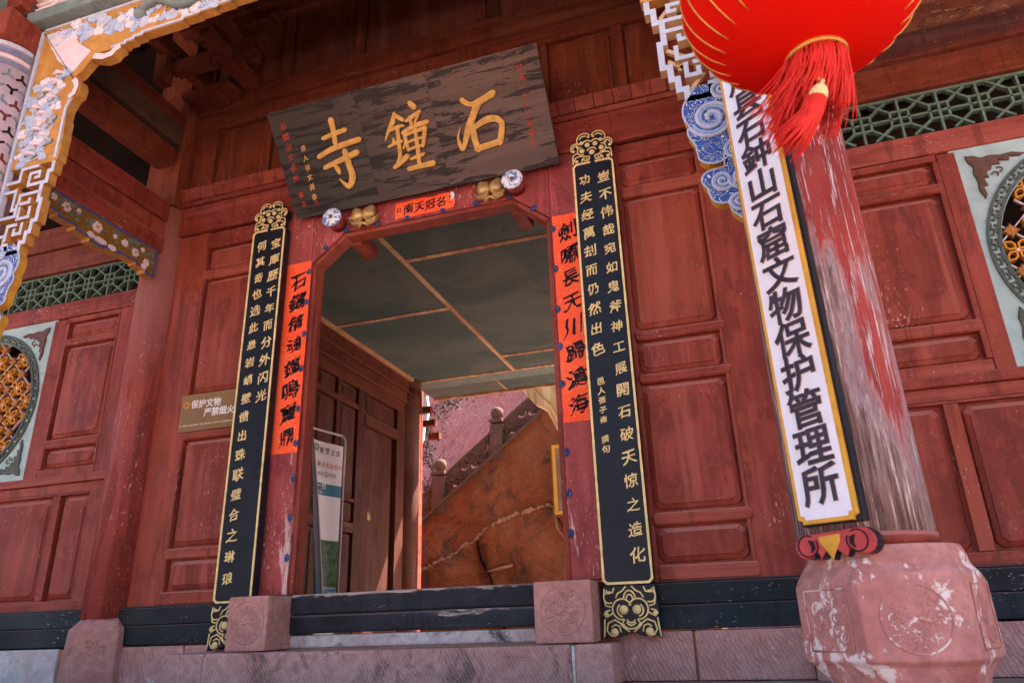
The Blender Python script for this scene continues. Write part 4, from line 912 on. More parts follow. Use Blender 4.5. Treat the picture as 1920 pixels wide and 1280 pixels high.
# ------------------------------------------------------------------ carved porch frieze
F = FRONT
zbox('architrave', -2.45, 2.4, -1.50, -1.34, 3.93, 4.02, greygreen, bevel=0.012)
zbox('architrave_board', -2.2, 2.3, -1.46, -1.36, 4.025, 4.75, plain('dirty_white_paint', (0.5, 0.48, 0.46), 0.6, 0.2, 16), bevel=0.01)
mb = MB(Frame((0, -1.46, 0), (1, 0, 0), (0, 0, 1)))
for k in range(5):
    z = 4.06 + 0.045 * k; mb.tube(z3([(-2.17, z), (-1.98 + 0.03 * k, z), (-1.94 + 0.03 * k, z + 0.02), (-1.90 + 0.03 * k, z + 0.09), (-1.86 + .03 * k, z + 0.2)], 0.004), 0.013, 6)
for i in range(30): mb.tube(z3(spiral(-1.7 + 0.12 * i, 4.12 + 0.05 * (i % 3), 0.05, 1.5, i * 70, i % 2 == 0, 16), 0.004), 0.010, 6)
for i in range(12): mb.ribbon([(-1.6 + 0.3 * i, 4.05), (-1.6 + .3 * i, 4.3), (-1.45 + .3 * i, 4.3), (-1.45 + .3 * i, 4.05)], 0.02, 0, 0.012)
part('architrave_carving', mb, pinkwhite, G, kind='stuff')
# frieze boards
bot = [(-1.50, 3.60)]
lens = [(-1.34, 3.62), (-1.30, 3.635), (-1.20, 3.65), (-0.95, 3.62), (-0.82, 3.635), (-0.70, 3.65), (-0.45, 3.665), (-0.2, 3.68), (0.2, 3.68), (0.45, 3.665), (0.70, 3.65), (0.82, 3.635), (0.95, 3.62), (1.20, 3.65), (1.30, 3.635), (1.34, 3.62)]
bp_ = [(-1.44, 3.585)]; z = 3.585
seq = [(-1.34, 3.60), (-1.28, 3.615), (-1.22, 3.63), (-0.93, 3.645), (-0.82, 3.655), (-0.71, 3.665), (-0.60, 3.675), (-0.3, 3.69), (0.3, 3.675), (0.60, 3.665), (0.71, 3.655), (0.82, 3.645), (0.93, 3.63), (1.22, 3.615), (1.28, 3.60), (1.34, 3.585), (1.44, None)]
px = -1.44; lower = [(px, 3.585)]
for x, znew in seq:
    lower.append((x, z)); 
    if znew: lower.append((x, znew)); z = znew
poly = [(-2.06, 3.925)] + [(-1.71, 3.44), (-1.66, 3.41), (-1.60, 3.47), (-1.55, 3.545), (-1.52, 3.56)] + lower + [(1.52, 3.56), (1.55, 3.545), (1.60, 3.47), (1.66, 3.41), (1.71, 3.44), (2.06, 3.925)]
poly = [(-2.055, 3.925), (-1.70, 3.445), (-1.655, 3.47), (-1.56, 3.575), (-1.52, 3.585)] + lower + [(1.52, 3.585), (1.56, 3.575), (1.655, 3.47), (1.70, 3.445), (2.055, 3.925)]
def frieze_piece(name, poly, c0=-0.055, c1=0.0, face=None):
    mb = MB(F); mb.prism(poly, c0, c1, face or ochre, ochre); return part(name, mb, None, G)
fz = frieze_piece('frieze_board', poly)
# pale edging along the lower contour
mb = MB(F); mb.ribbon([(x, y + 0.012) for x, y in lower], 0.016, 0.0, 0.006, paleblue); part('frieze_edging', mb, None, fz)
mb = MB(F); mb.ribbon([(-2.03, 3.912), (2.03, 3.912)], 0.018, 0, 0.008, paleblue); part('frieze_edging', mb, None, fz)
def cloud(mb, x, y, r, c, col, rn, n=3):
    """lobed plate with flat scroll ribbons on it"""
    lobes = [(x, y, r)] + [(x + r * 1.05 * math.cos(a0), y + r * 0.8 * math.sin(a0), r * rn.uniform(0.62, 0.85)) for a0 in [rn.uniform(0, 6.28) for _ in range(n)]]
    for k, (cx, cy, q) in enumerate(lobes):
        h = 0.004 + 0.0022 * k + rn.uniform(0, 0.002)
        mb.prism([(cx + q * math.cos(i * 0.4488), cy + q * math.sin(i * 0.4488)) for i in range(14)], c, c + h, col, bev=0.003)
        cc = rn.random() < .5; t0 = rn.uniform(0, 360)
        mb.tube(z3(spiral(cx, cy, q * 0.86, 1.7, t0, cc, 22, 0.08), c + h), [q * 0.13] * 18 + [q * 0.18, q * .2, q * .18, q * .12, q * 0.06], 6, paleblue if col is not pinkwhite else white_b, flat=0.8)
    if rn.random() < 0.6:
        t0 = rn.uniform(0, 6.28); mb.tube(z3([(x + r * 1.3 * t * math.cos(t0) + 0.01 * math.sin(6 * t), y + r * 1.0 * t * math.sin(t0)) for t in (0.6, 1.0, 1.5, 1.9, 2.2)], c + 0.004), [r * .3, r * .26, r * .2, r * .12, r * .04], 6, paleblue)
rn = random.Random(11)
x = -1.92
while x < 1.9:
    mb = MB(F); ax = abs(x); cz = 3.825 if ax < 1.6 else 3.85
    col = (skyblue, pinkwhite, skyblue, paleblue)[int(abs(x * 10)) % 4]
    cloud(mb, x, cz + rn.uniform(-0.055, 0.045), rn.uniform(0.028, 0.045), 0.0, col, rn, 3); part('carved_cloud', mb, None, fz)
    mb = MB(F); cloud(mb, x + rn.uniform(-.02, .02), 3.715 + rn.uniform(-0.03, 0.03) + (0.06 if ax > 1.5 else 0), rn.uniform(0.024, 0.034), 0.0, (paleblue, skyblue, pinkwhite)[int(abs(x * 13)) % 3], rn, 2); part('carved_cloud', mb, None, fz)
    x += rn.uniform(0.058, 0.078)
# dragons winding along the frieze
for x0, s in ((-1.25, 1), (1.25, -1)):
    pts = [(x0 + s * 0.055 * i, 3.785 + 0.055 * math.sin(i * 0.75), 0.025) for i in range(17)]
    mb = MB(F); mb.tube(pts, [0.012] + [0.03] * 5 + [0.026] * 7 + [0.018, 0.012, 0.008, 0.004], 8, greygreen); dr = part('carved_dragon', mb, None, fz)
    mb = MB(F); mb.dome(pts[0][0], pts[0][1], 0.0, 0.045, 0.05, greygreen, 10); mb.tube([(pts[0][0], pts[0][1] + .02, .04), (pts[0][0] - s * 0.06, pts[0][1] + .05, .03)], [.012, .003], 5, yellow); mb.dome(pts[0][0] - s * .01, pts[0][1] + 0.01, 0.045, 0.008, 0.008, ink, 6)
    for k in range(2, 14): mb.tube([(pts[k][0], pts[k][1] + 0.02, 0.04), (pts[k][0] - s * 0.02, pts[k][1] + 0.05, 0.035)], [0.008, 0.001], 4, (yellow, ink)[k % 2])
    part('dragon_crest', mb, None, dr, kind='stuff')
# corner wing plate (mitred joint)
for s in (-1, 1):
    mb = MB(F); mb.prism([(s * 2.02, 3.87), (s * 1.80, 3.86), (s * 1.72, 3.72), (s * 1.60, 3.62), (s * 1.71, 3.49), (s * 1.86, 3.62)], 0.0, 0.008, pinkwhite, bev=0.003); part('corner_plate', mb, None, fz)
    mb = MB(F); mb.ribbon([(s * 2.055, 3.922), (s * 1.705, 3.452)], 0.004, 0.0, 0.0095, ink); part('mitre_joint', mb, None, fz)
    mb = MB(F); mb.ribbon([(s * 1.56, 3.56), (s * 1.48, 3.53), (s * 1.42, 3.535), (s * 1.40, 3.56), (s * 1.36, 3.575)], 0.04, -0.05, 0.012, pinkwhite, ochre); part('hook_scroll', mb, None, fz)
# hanging side strips
inner = [(1.70, 3.44), (1.69, 3.40), (1.64, 3.41), (1.62, 3.36), (1.63, 3.30), (1.66, 3.285), (1.68, 3.24), (1.69, 3.22), (1.69, 3.15), (1.68, 3.13), (1.68, 3.06), (1.675, 3.04), (1.675, 2.86), (1.70, 2.85), (1.70, 2.79), (1.725, 2.78), (1.725, 2.72), (1.75, 2.71), (1.755, 2.60), (1.735, 2.59), (1.735, 2.47), (1.765, 2.46), (1.765, 2.40), (1.79, 2.39), (1.79, 2.34), (1.82, 2.33), (1.82, 2.27), (2.055, 2.27), (2.055, 3.92)]
# meander zone of openwork
for s in (-1, 1):
    up = [(s * x, z) for x, z in inner if z > 2.85] + [(s * 1.675, 2.86)]
    poly = [(s * 2.055, 3.92)] + [(s * x, z) for x, z in inner[:-2] if z >= 2.85] + [(s * 2.055, 2.86)]
    # drop duplicate
    pp = []
    for q in poly:
        if not pp or (Vector(pp[-1]) - Vector(q)).length > 1e-4: pp.append(q)
    sp = frieze_piece('hanging_strip', pp)
    mb = MB(F); mb.ribbon([(s * x, z) for x, z in [(1.645, 3.36), (1.70, 3.22), (1.70, 3.14), (1.695, 2.87)]], 0.018, 0, 0.007, paleblue); mb.ribbon([(s * 2.04, 3.9), (s * 2.04, 2.3)], 0.022, -0.02, 0.012, paleblue); part('strip_edging', mb, None, sp)
    mb = MB(F); mb.ribbon([(s * 1.68, 3.42), (s * 1.66, 3.40), (s * 1.645, 3.36), (s * 1.655, 3.31), (s * 1.69, 3.29)], 0.034, -0.045, 0.012, pinkwhite, ochre); part('hook_scroll', mb, None, sp)
    z = 3.50; i = 0
    while z > 2.88:
        mb = MB(F); xw = 1.70 + (2.0 - 1.70) * rn.random()
        cloud(mb, s * (1.765 + 0.235 * ((i * 0.618) % 1)), z, rn.uniform(0.022, 0.034), 0.0, (skyblue, pinkwhite, greygreen, paleblue)[i % 4], rn, 3); part('carved_cloud', mb, None, sp)
        if i % 3 == 0:
            mb = MB(F); xx = s * (1.80 + 0.15 * rn.random()); mb.tube([(xx - s * .05, z, 0.006), (xx, z + 0.02, 0.012), (xx + s * 0.04, z + 0.015, 0.006)], [0.008, 0.014, 0.006], 7, pinkwhite); part('carved_bough', mb, None, sp)
        z -= 0.019; i += 1
    # openwork keys
    keys = [[(1.70, 2.85), (1.70, 2.79), (1.725, 2.79), (1.725, 2.72), (1.755, 2.72), (1.755, 2.60), (1.735, 2.60), (1.735, 2.47), (1.765, 2.47), (1.765, 2.40), (1.79, 2.40), (1.79, 2.34), (1.82, 2.34), (1.82, 2.285), (1.92, 2.285), (1.92, 2.34), (1.945, 2.34), (1.945, 2.40)],
            [(1.755, 2.72), (1.86, 2.72), (1.86, 2.80), (1.79, 2.80), (1.79, 2.765), (1.825, 2.765)],
            [(1.755, 2.66), (1.90, 2.66), (1.90, 2.60), (1.82, 2.60), (1.82, 2.63)],
            [(1.80, 2.57), (1.80, 2.50), (1.88, 2.50), (1.88, 2.57), (1.94, 2.57), (1.94, 2.70), (2.03, 2.70)],
            [(1.83, 2.47), (1.83, 2.40), (1.88, 2.40), (1.88, 2.44)],
            [(1.80, 2.84), (1.93, 2.84), (1.93, 2.76), (2.03, 2.76)],
            [(1.945, 2.40), (2.03, 2.40)], [(1.90, 2.60), (1.90, 2.52), (2.03, 2.52)], [(1.86, 2.46), (1.93, 2.46), (1.93, 2.36)]]
    for k, path in enumerate(keys):
        mb = MB(F); mb.ribbon([(s * x, z) for x, z in path], 0.026 if k == 0 else 0.02, -0.05 + 0.0007 * k, 0.0 + 0.0011 * k, paleblue, cream if s > 0 else ochre); part('openwork_key', mb, None, sp)
    mb = MB(F)
    for a, b in (((1.76, 2.58), (1.84, 2.52)), ((1.76, 2.52), (1.82, 2.47)), ((1.80, 2.46), (1.90, 2.56)), ((1.82, 2.33), (1.9, 2.42)), ((1.75, 2.76), (1.82, 2.84)), ((1.86, 2.30), (1.9, 2.34)), ((1.9, 2.82), (2.0, 2.72))): mb.ribbon([(s * a[0], a[1]), (s * b[0], b[1])], 0.018, -0.045, -0.025, cream if s > 0 else ochre)
    part('openwork_brace', mb, None, sp, kind='stuff')
    # blue cloud board below
    cl = [(2.055, 2.33), (1.86, 2.34)] + arc(1.905, 2.215, 0.115, 140, 215, 5) + arc(1.87, 2.12, 0.07, 168, 215, 4) + [(1.825, 2.05)] + arc(1.89, 2.03, 0.075, 215, 320, 6) + [(1.925, 1.99), (1.92, 1.93), (1.865, 1.925)] + arc(1.865, 1.885, 0.038, 110, 230, 5) + [(1.845, 1.845)] + arc(1.90, 1.82, 0.05, 200, 280, 4) + [(1.915, 1.77), (1.925, 1.73), (1.95, 1.70), (1.99, 1.665), (2.055, 1.65)]
    mb = MB(F); mb.prism([(s * x, z) for x, z in cl], -0.05, 0.0, cloudblue, yellow); cb = part('blue_cloud_board', mb, None, sp)
    mb = MB(F)
    for (x, z, r, t0, c) in ((1.90, 2.17, 0.095, 200, True), (1.955, 2.30, 0.05, 0, False), (1.97, 2.0, 0.045, 90, True), (1.905, 1.87, 0.05, 10, False), (1.98, 1.87, 0.055, 180, True), (1.955, 1.77, 0.05, 60, False), (2.02, 1.73, 0.03, 0, True)):
        mb.tube(z3(spiral(s * x, z, r, 2.1, t0, c, 36, 0.1), 0.002), [r * 0.09 + .001] * 36 + [r * 0.05], 6, paleblue)
        mb.tube(z3(spiral(s * x, z, r * 0.82, 1.9, t0, c, 36, 0.1), 0.002), [r * 0.07 + .001] * 36 + [r * 0.04], 6, skyblue)
    part('cloud_scroll', mb, None, cb)
    mb = MB(F); mb.tube(z3([(s * x, z) for x, z in cl[1:]], -0.001), 0.0045, 6, paleblue); part('cloud_rim', mb, None, cb)

# painted brocade wrap at the head of the left front column
cx, cy, cr = -2.265, -1.45, 0.203
mb = MB(); mb.lathe([(cr, 2.3), (cr, 3.72)], cx, cy, 48); wr = part('painted_column_wrap', mb, plain('pale_pink_painted_ground', (0.55, 0.44, 0.47), 0.6, 0.15, 12), G)
class Cyl:
    def p(s, a, b, c=0.0):
        t = a / cr; return Vector((cx + (cr + c) * math.sin(t), cy - (cr + c) * math.cos(t), b))
CF = Cyl()
for z, w, mt in ((3.70, 0.03, paleblue), (3.655, 0.035, greyblue), (3.61, 0.025, pinkwhite), (3.57, 0.03, greyblue), (2.66, 0.03, greyblue), (2.61, 0.02, pinkwhite), (2.57, 0.03, greyblue)):
    mb = MB(CF); mb.ribbon([(a * 0.02 * cr * 5, z) for a in range(-16, 17)], w, 0, 0.004, mt); part('painted_band', mb, None, wr)
i = 0
for row in range(9):
    for c in range(-4, 5):
        a = c * 0.075 + (0.0375 if row % 2 else 0); z = 3.49 - row * 0.095
        mt = (ink, greyblue, sealred, greygreen)[(row + c) % 4]; mb = MB(CF)
        for q in (90, 210, 330):
            mb.ribbon([(a, z), (a + 0.036 * math.cos(R(q + (180 if row % 2 else 0))), z + 0.036 * math.sin(R(q + (180 if row % 2 else 0))))], 0.014, 0, 0.004 + q * 1e-6, mt)
        part('painted_fret', mb, None, wr)
for c in range(-3, 4):
    mb = MB(CF); mb.tube([(c * 0.1 + 0.035 * math.cos(t), 2.50 + 0.035 * math.sin(t), 0.002) for t in [k * 0.6 for k in range(12)]], 0.006, 5, ink); part('painted_fret', mb, None, wr)
# column head block and carved beam nose at the far left
zbox('column_head', -2.48, -2.06, -1.64, -1.28, 3.725, 3.925, red_h, bevel=0.01)
zbox('column_head', -2.60, -2.11, -1.56, -1.34, 4.03, 5.3, red_h, bevel=0.01)
F3 = Frame((-2.30, 0, 0), (0, -1, 0), (0, 0, 1)); mb = MB(F3)
mb.prism([(1.5, 3.95), (1.62, 3.94), (1.72, 3.99), (1.80, 3.96), (1.86, 4.03), (1.80, 4.10), (1.70, 4.12), (1.62, 4.18), (1.5, 4.18)], -0.06, 0.06, cream, greygreen, bev=0.015)
bn = part('beam_nose', mb, None, G); mb = MB(F3)
mb.tube(z3(spiral(1.7, 4.05, 0.05, 1.5, 0), 0.06), 0.008, 6, brownp); mb.tube(z3(spiral(1.7, 4.05, 0.05, 1.5, 0), -0.06), 0.008, 6, brownp); mb.dome(1.78, 4.05, 0.055, 0.014, 0.012, ink, 8); part('nose_scroll', mb, None, bn)
mb = MB(F3); mb.prism([(1.5, 4.22), (1.7, 4.24), (1.95, 4.34), (1.93, 4.36), (1.72, 4.32), (1.5, 4.34)], -0.07, 0.07, greyp, cream, bev=0.008); mb.prism([(1.5, 4.35), (1.72, 4.36), (1.9, 4.43), (1.72, 4.41), (1.5, 4.43)], -0.06, 0.06, cream, greyp, bev=0.006); part('beam_nose', mb, None, G)

# ------------------------------------------------------------------ inscribed plaque
PL = Frame((0, -0.1, 3.04), (1, 0, 0), (0, -0.447, 0.595))
T = thing('inscribed_plaque', 'weathered dark wooden plaque with three big gold characters leaning out above the doorway', 'plaque', (0, -0.1, 3.04))
cuts = [-0.975, -0.31, 0.215, 0.972]
for i in range(3):
    mb = MB(PL); mb.box(cuts[i] + (0.0004 if i else 0), cuts[i + 1] - 0.0004, 0, 0.744, -0.035, 0.0); part('board', mb, plaque_m, T, bevel=0.0008, origin=PL.p(0, 0.37, -0.018))
mb = MB(PL); mb.box(-0.9, 0.9, 0.1, 0.16, -0.07, -0.036); mb.box(-0.9, 0.9, 0.56, 0.62, -0.07, -0.036); part('back_batten', mb, red_h, T)
SI = [([(-0.512, 0.597), (-0.515, 0.52), (-0.524, 0.449)], [0.043, 0.0358, 0.0358]), ([(-0.604, 0.494), (-0.516, 0.507), (-0.428, 0.515)], [0.0263, 0.031, 0.031]), ([(-0.672, 0.383), (-0.53, 0.418), (-0.344, 0.433)], [0.031, 0.0382, 0.0358]), ([(-0.647, 0.303), (-0.532, 0.326), (-0.384, 0.355)], [0.031, 0.0358, 0.0406]), ([(-0.47, 0.381), (-0.465, 0.283), (-0.463, 0.202), (-0.508, 0.148), (-0.561, 0.208)], [0.0406, 0.043, 0.0478, 0.0358, 0.0072]), ([(-0.574, 0.317), (-0.555, 0.273), (-0.55, 0.245)], [0.0191, 0.0358, 0.0167])]
ZH = [([(-0.053, 0.543), (-0.077, 0.492), (-0.117, 0.445), (-0.162, 0.383)], [0.0191, 0.0358, 0.0263, 0.0072]), ([(-0.054, 0.53), (-0.002, 0.486)], [0.031, 0.0239]), ([(-0.106, 0.443), (-0.054, 0.452), (-0.011, 0.453)], [0.0215, 0.0239, 0.0191]), ([(-0.146, 0.341), (-0.093, 0.354), (-0.043, 0.358)], [0.0191, 0.0239, 0.0191]), ([(-0.054, 0.443), (-0.071, 0.336), (-0.081, 0.272), (-0.111, 0.222)], [0.0263, 0.0287, 0.0287, 0.0239]), ([(-0.101, 0.387), (-0.102, 0.356)], [0.0143, 0.0263]), ([(-0.014, 0.352), (-0.046, 0.309)], [0.0263, 0.0143]), ([(-0.141, 0.203), (-0.092, 0.224), (-0.031, 0.256)], [0.0239, 0.0358, 0.0358]), ([(0.072, 0.58), (0.094, 0.551)], [0.0334, 0.0406]), ([(0.02, 0.476), (0.074, 0.496), (0.127, 0.514)], [0.0215, 0.0287, 0.0239]), ([(0.05, 0.496), (0.049, 0.448)], [0.0191, 0.0239]), ([(0.109, 0.494), (0.074, 0.453)], [0.0215, 0.0143]), ([(-0.023, 0.409), (0.075, 0.434), (0.161, 0.44)], [0.0239, 0.031, 0.031]), ([(-0.014, 0.396), (-0.015, 0.347), (-0.012, 0.291)], [0.0263, 0.0263, 0.0215]), ([(-0.01, 0.389), (0.066, 0.4), (0.14, 0.406)], [0.0191, 0.0215, 0.031]), ([(0.138, 0.407), (0.117, 0.351), (0.094, 0.296)], [0.031, 0.0287, 0.0239]), ([(-0.011, 0.34), (0.053, 0.349), (0.108, 0.351)], [0.0167, 0.0191, 0.0167]), ([(-0.011, 0.293), (0.04, 0.3), (0.093, 0.302)], [0.0167, 0.0191, 0.0167]), ([(0.07, 0.422), (0.057, 0.309), (0.039, 0.18)], [0.0239, 0.0287, 0.0287]), ([(-0.009, 0.232), (0.042, 0.24), (0.087, 0.246)], [0.0191, 0.0239, 0.0215]), ([(-0.041, 0.172), (0.043, 0.174), (0.139, 0.176)], [0.031, 0.0334, 0.0406])]
SH = [([(0.426, 0.519), (0.472, 0.483), (0.542, 0.488), (0.636, 0.516)], [0.0358, 0.0287, 0.0406, 0.0454]), ([(0.53, 0.486), (0.478, 0.413), (0.423, 0.329), (0.365, 0.217)], [0.0478, 0.0454, 0.0478, 0.0215]), ([(0.375, 0.356), (0.344, 0.292), (0.357, 0.224)], [0.0072, 0.0167, 0.0358]), ([(0.458, 0.353), (0.455, 0.268), (0.462, 0.197)], [0.0406, 0.043, 0.0406]), ([(0.466, 0.336), (0.553, 0.365), (0.621, 0.36), (0.656, 0.326)], [0.031, 0.043, 0.0406, 0.0358]), ([(0.657, 0.331), (0.641, 0.272), (0.615, 0.208)], [0.0358, 0.0406, 0.0406]), ([(0.457, 0.203), (0.54, 0.209), (0.62, 0.217)], [0.0406, 0.0406, 0.0406])]
for name, S in (('temple', SI), ('bell', ZH), ('stone', SH)):
    mb = MB(PL); e = 0
    for pts, ws in S:
        e += 1; stroke(mb, pts, [w * 1.02 for w in ws], 0.0, 0.011 + 0.0004 * e, goldchar); mb.ribbon(pts, [w * 1.25 for w in ws], 0.0, 0.0012 + 0.00004 * e, ink)
    part('gold_character', mb, None, T)
def column_text(parent, fr, text, x, z0, z1, size, c0, c1, mat, name='lettering', side=None, xe=None, **k):
    mb = MB(fr); n = len(text); big = size > 0.06
    for i, ch in enumerate(text):
        if big and ch != ' ': mb = MB(fr)
        t = i / max(1, n - 1)
        if ch == ' ': continue
        put_glyph(mb, ch, x + ((xe - x) * t if xe is not None else 0), z0 + (z1 - z0) * t, size * random.uniform(0.90, 1.08), c0, c1, mat, side, rot=random.uniform(-0.07, 0.07) if k.get('shear', 0) > 0.15 else 0.0, seed=i * 7 + ord(ch), **k)
        if big: part('character', mb, None, parent, recalc=False)
    return None if big else part(name, mb, None, parent, recalc=False, kind='stuff')
column_text(T, PL, '公元一九九二年春日', 0.837, 0.626, 0.167, 0.046, 0, 0.0015, redtext, xe=0.832, shear=0.25, wob=0.03, off=0.02)
column_text(T, PL, '石鐘山文保所', -0.879, 0.632, 0.277, 0.048, 0, 0.0015, redtext, xe=-0.893, shear=0.25, wob=0.03, off=0.02)
column_text(T, PL, '重立', -0.889, 0.160, 0.095, 0.038, 0, 0.0015, redtext, shear=0.25, wob=0.03, off=0.02)
column_text(T, PL, '邑人张文海書', -0.775, 0.462, 0.128, 0.044, 0, 0.0015, goldchar, xe=-0.792, shear=0.25, wob=0.03)
mb = MB(PL); mb.box(-0.8, -0.772, 0.07, 0.104, 0, 0.0015); part('seal', mb, sealred, T)

# ------------------------------------------------------------------ black and gold couplet boards
def couplet(x0, x1, cols, label, broken):
    T = thing('couplet_board', label, 'couplet board', ((x0 + x1) / 2, -0.1, 0.19), 'black and gold couplet boards beside the doorway')
    xc = (x0 + x1) / 2; hw = (x1 - x0) / 2
    FR = Frame((0, -0.117, 0), (1, 0, 0), (0, 0, 1))
    mb = MB(FR); mb.prism(clip_rect(x0, x1, 0.455, 2.995, 0.012), -0.062, 0.0, bev=0.002); bd = part('board', mb, lacquer, T)
    mb = MB(FR); g = 0.007
    q = clip_rect(x0 + g, x1 - g, 0.455 + g, 2.995 - g, 0.018)
    # order: start at top notch
    path = [(xc - 0.015, 2.988), (x0 + g + 0.018, 2.988), (x0 + g, 2.970), (x0 + g, 0.480), (x0 + g + 0.018, 0.462), (x1 - g - 0.018, 0.462), (x1 - g, 0.480), (x1 - g, 2.970), (x1 - g - 0.018, 2.988), (xc + 0.015, 2.988)]
    dense = []
    rn = random.Random(int(x0 * 100))
    for i in range(len(path) - 1):
        a, b = Vector(path[i]), Vector(path[i + 1]); n = max(1, int((b - a).length / 0.03))
        for j in range(n): dense.append(tuple(a.lerp(b, j / n)))
    dense.append(path[-1]); mb.ribbon(dense, [0.0125 * (rn.uniform(0.7, 1.05) if rn.random() < 0.3 else 1) for _ in dense], -0.0005, 0.005, gold); part('gold_border', mb, None, T)
    # finial: lobed black plate with gold relief
    k = 0.125
    out = [(-1, 0), (-1.0, 0.5), (-1.05, 0.75)] + arc(-0.8, 0.95, 0.3, 200, 75, 6) + arc(-0.36, 1.38, 0.40, 190, 60, 7) + arc(0.36, 1.38, 0.40, 120, -10, 7) + arc(0.8, 0.95, 0.3, 105, -20, 6) + [(1.05, 0.75), (1.0, 0.5), (1, 0)]
    FT = Frame((xc, -0.117, 2.995), (1, 0, 0), (0, 0, 1)); mb = MB(FT); mb.prism([(x * k, y * k) for x, y in out], -0.05, -0.002, bev=0.002); ft = part('top_finial', mb, lacquer, T)
    mb = MB(FT); tw = 0.0045
    def T_(p, w=tw): mb.tube([(x * k, y * k, -0.001) for x, y in p], w, 6, gold)
    def D_(x, y, r): mb.dome(x * k, y * k, -0.003, r * k, r * k * 0.7, gold, 12)
    D_(0, 0.55, 0.15); T_(arc(0, 0.55, 0.26, 25, 155)); 
    for s in (-1, 1):
        D_(s * 0.5, 0.72, 0.14); D_(s * 0.2, 1.03, 0.14); D_(s * 0.12, 1.5, 0.08); D_(s * 0.5, 1.2, 0.11); D_(s * 0.93, 0.78, 0.08); D_(s * 0.72, 1.0, 0.08); D_(s * 0.8, 0.14, 0.09); D_(s * 0.3, 0.22, 0.05)
        T_(arc(s * 0.5, 0.72, 0.24, 90 if s < 0 else 90, 290 if s < 0 else -110)); T_(arc(s * 0.22, 1.05, 0.24, 20 if s > 0 else 160, 150 if s > 0 else 30)); T_(arc(s * 0.36, 1.38, 0.37, -20 if s > 0 else 200, 150 if s > 0 else 30, 16)); T_(arc(s * 0.36, 1.34, 0.25, 20 if s > 0 else 160, 120 if s > 0 else 60))
        T_(arc(s * 0.8, 0.95, 0.27, -60 if s > 0 else 240, 140 if s > 0 else 40, 14)); T_(arc(s * 0.8, 0.92, 0.17, -20 if s > 0 else 200, 130 if s > 0 else 50, 10))
        T_([(s * 0.12, 0.3), (s * 0.35, 0.36), (s * 0.62, 0.42), (s * 0.84, 0.38), (s * 0.93, 0.24), (s * 0.88, 0.12)]); T_([(s * 0.99, 0.02), (s * 1.0, 0.3), (s * 0.96, 0.55), (s * 0.75, 0.62)]); T_(arc(s * 0.3, 0.25, 0.16, 150 if s > 0 else 30, 360 if s > 0 else -180)); T_([(s * 0.55, 0.05), (s * 0.52, 0.2), (s * 0.4, 0.3)])
    part('gold_scrollwork', mb, None, ft, kind='stuff')
    # foot ornament
    k = hw * 1.04; FB = Frame((xc, -0.117, 0.452), (1, 0, 0), (0, 0, 1))
    out = [(-0.96, 0), (0.96, 0), (0.98, -0.5), (1.05, -0.85), (0.98, -1.05), (1.0, -1.3), (1.06, -1.84), (0.8, -1.72), (0.45, -1.78), (0, -1.60), (-0.45, -1.78), (-0.8, -1.72), (-1.06, -1.84), (-1.0, -1.3), (-0.98, -1.05), (-1.05, -0.85), (-0.98, -0.5)]
    mb = MB(FB); mb.prism([(x * k, y * k) for x, y in out], -0.05, -0.002, bev=0.002); ft = part('foot_ornament', mb, lacquer, T)
    mb = MB(FB)
    D_(-0.24, -0.86, 0.17); D_(0.24, -0.86, 0.17)
    for s in (-1, 1):
        T_(arc(s * 0.3, -0.84, 0.36, -100 if s > 0 else 280, 160 if s > 0 else 20, 16)); T_([(s * 0.24, -1.19), (s * 0.35, -1.35), (s * 0.15, -1.5), (0, -1.52)]); T_(arc(s * 0.26, -0.88, 0.22, 60 if s > 0 else 120, -80 if s > 0 else 260))
        D_(s * 0.64, -1.62, 0.15); T_([(s * 0.08, -1.62), (s * 0.3, -1.45), (s * 0.42, -1.3), (s * 0.6, -1.2), (s * 0.85, -1.3), (s * 0.92, -1.55), (s * 0.8, -1.72), (s * 0.62, -1.76)]); T_([(s * 0.4, -1.62), (s * 0.45, -1.42), (s * 0.6, -1.36), (s * 0.74, -1.45)]); D_(s * 0.3, -1.38, 0.05); D_(s * 0.9, -1.0, 0.09)
        T_([(s * 0.64, -0.95), (s * 0.78, -1.04), (s * 0.9, -1.1), (s * 0.99, -1.0), (s * 0.92, -0.9), (s * 0.75, -0.86)]); T_([(s * 0.55, -0.08), (s * 0.62, -0.25), (s * 0.8, -0.28), (s * 0.86, -0.15)]); T_(arc(s * 0.76, -0.42, 0.2, 120 if s > 0 else 60, -120 if s > 0 else 300)); T_([(s * 0.92, -0.1), (s * 0.96, -0.4), (s * 0.9, -0.7), (s * 0.7, -0.75)]); T_([(s * 0.1, -0.04), (s * 0.25, -0.2), (s * 0.42, -0.28), (s * 0.52, -0.45)]); T_([(s * 0.97, -1.15), (s * 1.0, -1.5), (s * 1.04, -1.8)])
    for r in (0.12, 0.22): T_(arc(0, -0.5, r, 0, 180, 10, r * 1.4))
    T_(arc(0, -1.15, 0.16, 200, 340, 8)); T_(arc(0, -1.22, 0.18, 205, 335, 8)); part('gold_scrollwork', mb, None, ft, kind='stuff')
    for text, cx, z0, z1, size, mt, nm in cols: column_text(T, FR, text, cx, z0, z1, size, 0.0, 0.003, mt, nm, shear=0.2, wob=0.022, off=0.012)
    return T
tm_dark = plain('faint_dark_lettering', (0.035, 0.035, 0.04), 0.7, 0.3, 30, bump=0)
couplet(-1.322, -1.052, [('宝庫歷千年而分外闪光', -1.122, 2.864, 1.733, 0.081, gold, 'lettering'), ('何其奇也选此悬岩峭壁凿出珠联璧合之琳琅', -1.238, 2.864, 0.594, 0.079, gold, 'lettering'), ('一九八八年', -1.105, 1.52, 1.20, 0.04, tm_dark, 'faint_lettering')],
        'black couplet board with gold characters left of the doorway, its foot behind a stone block', True)
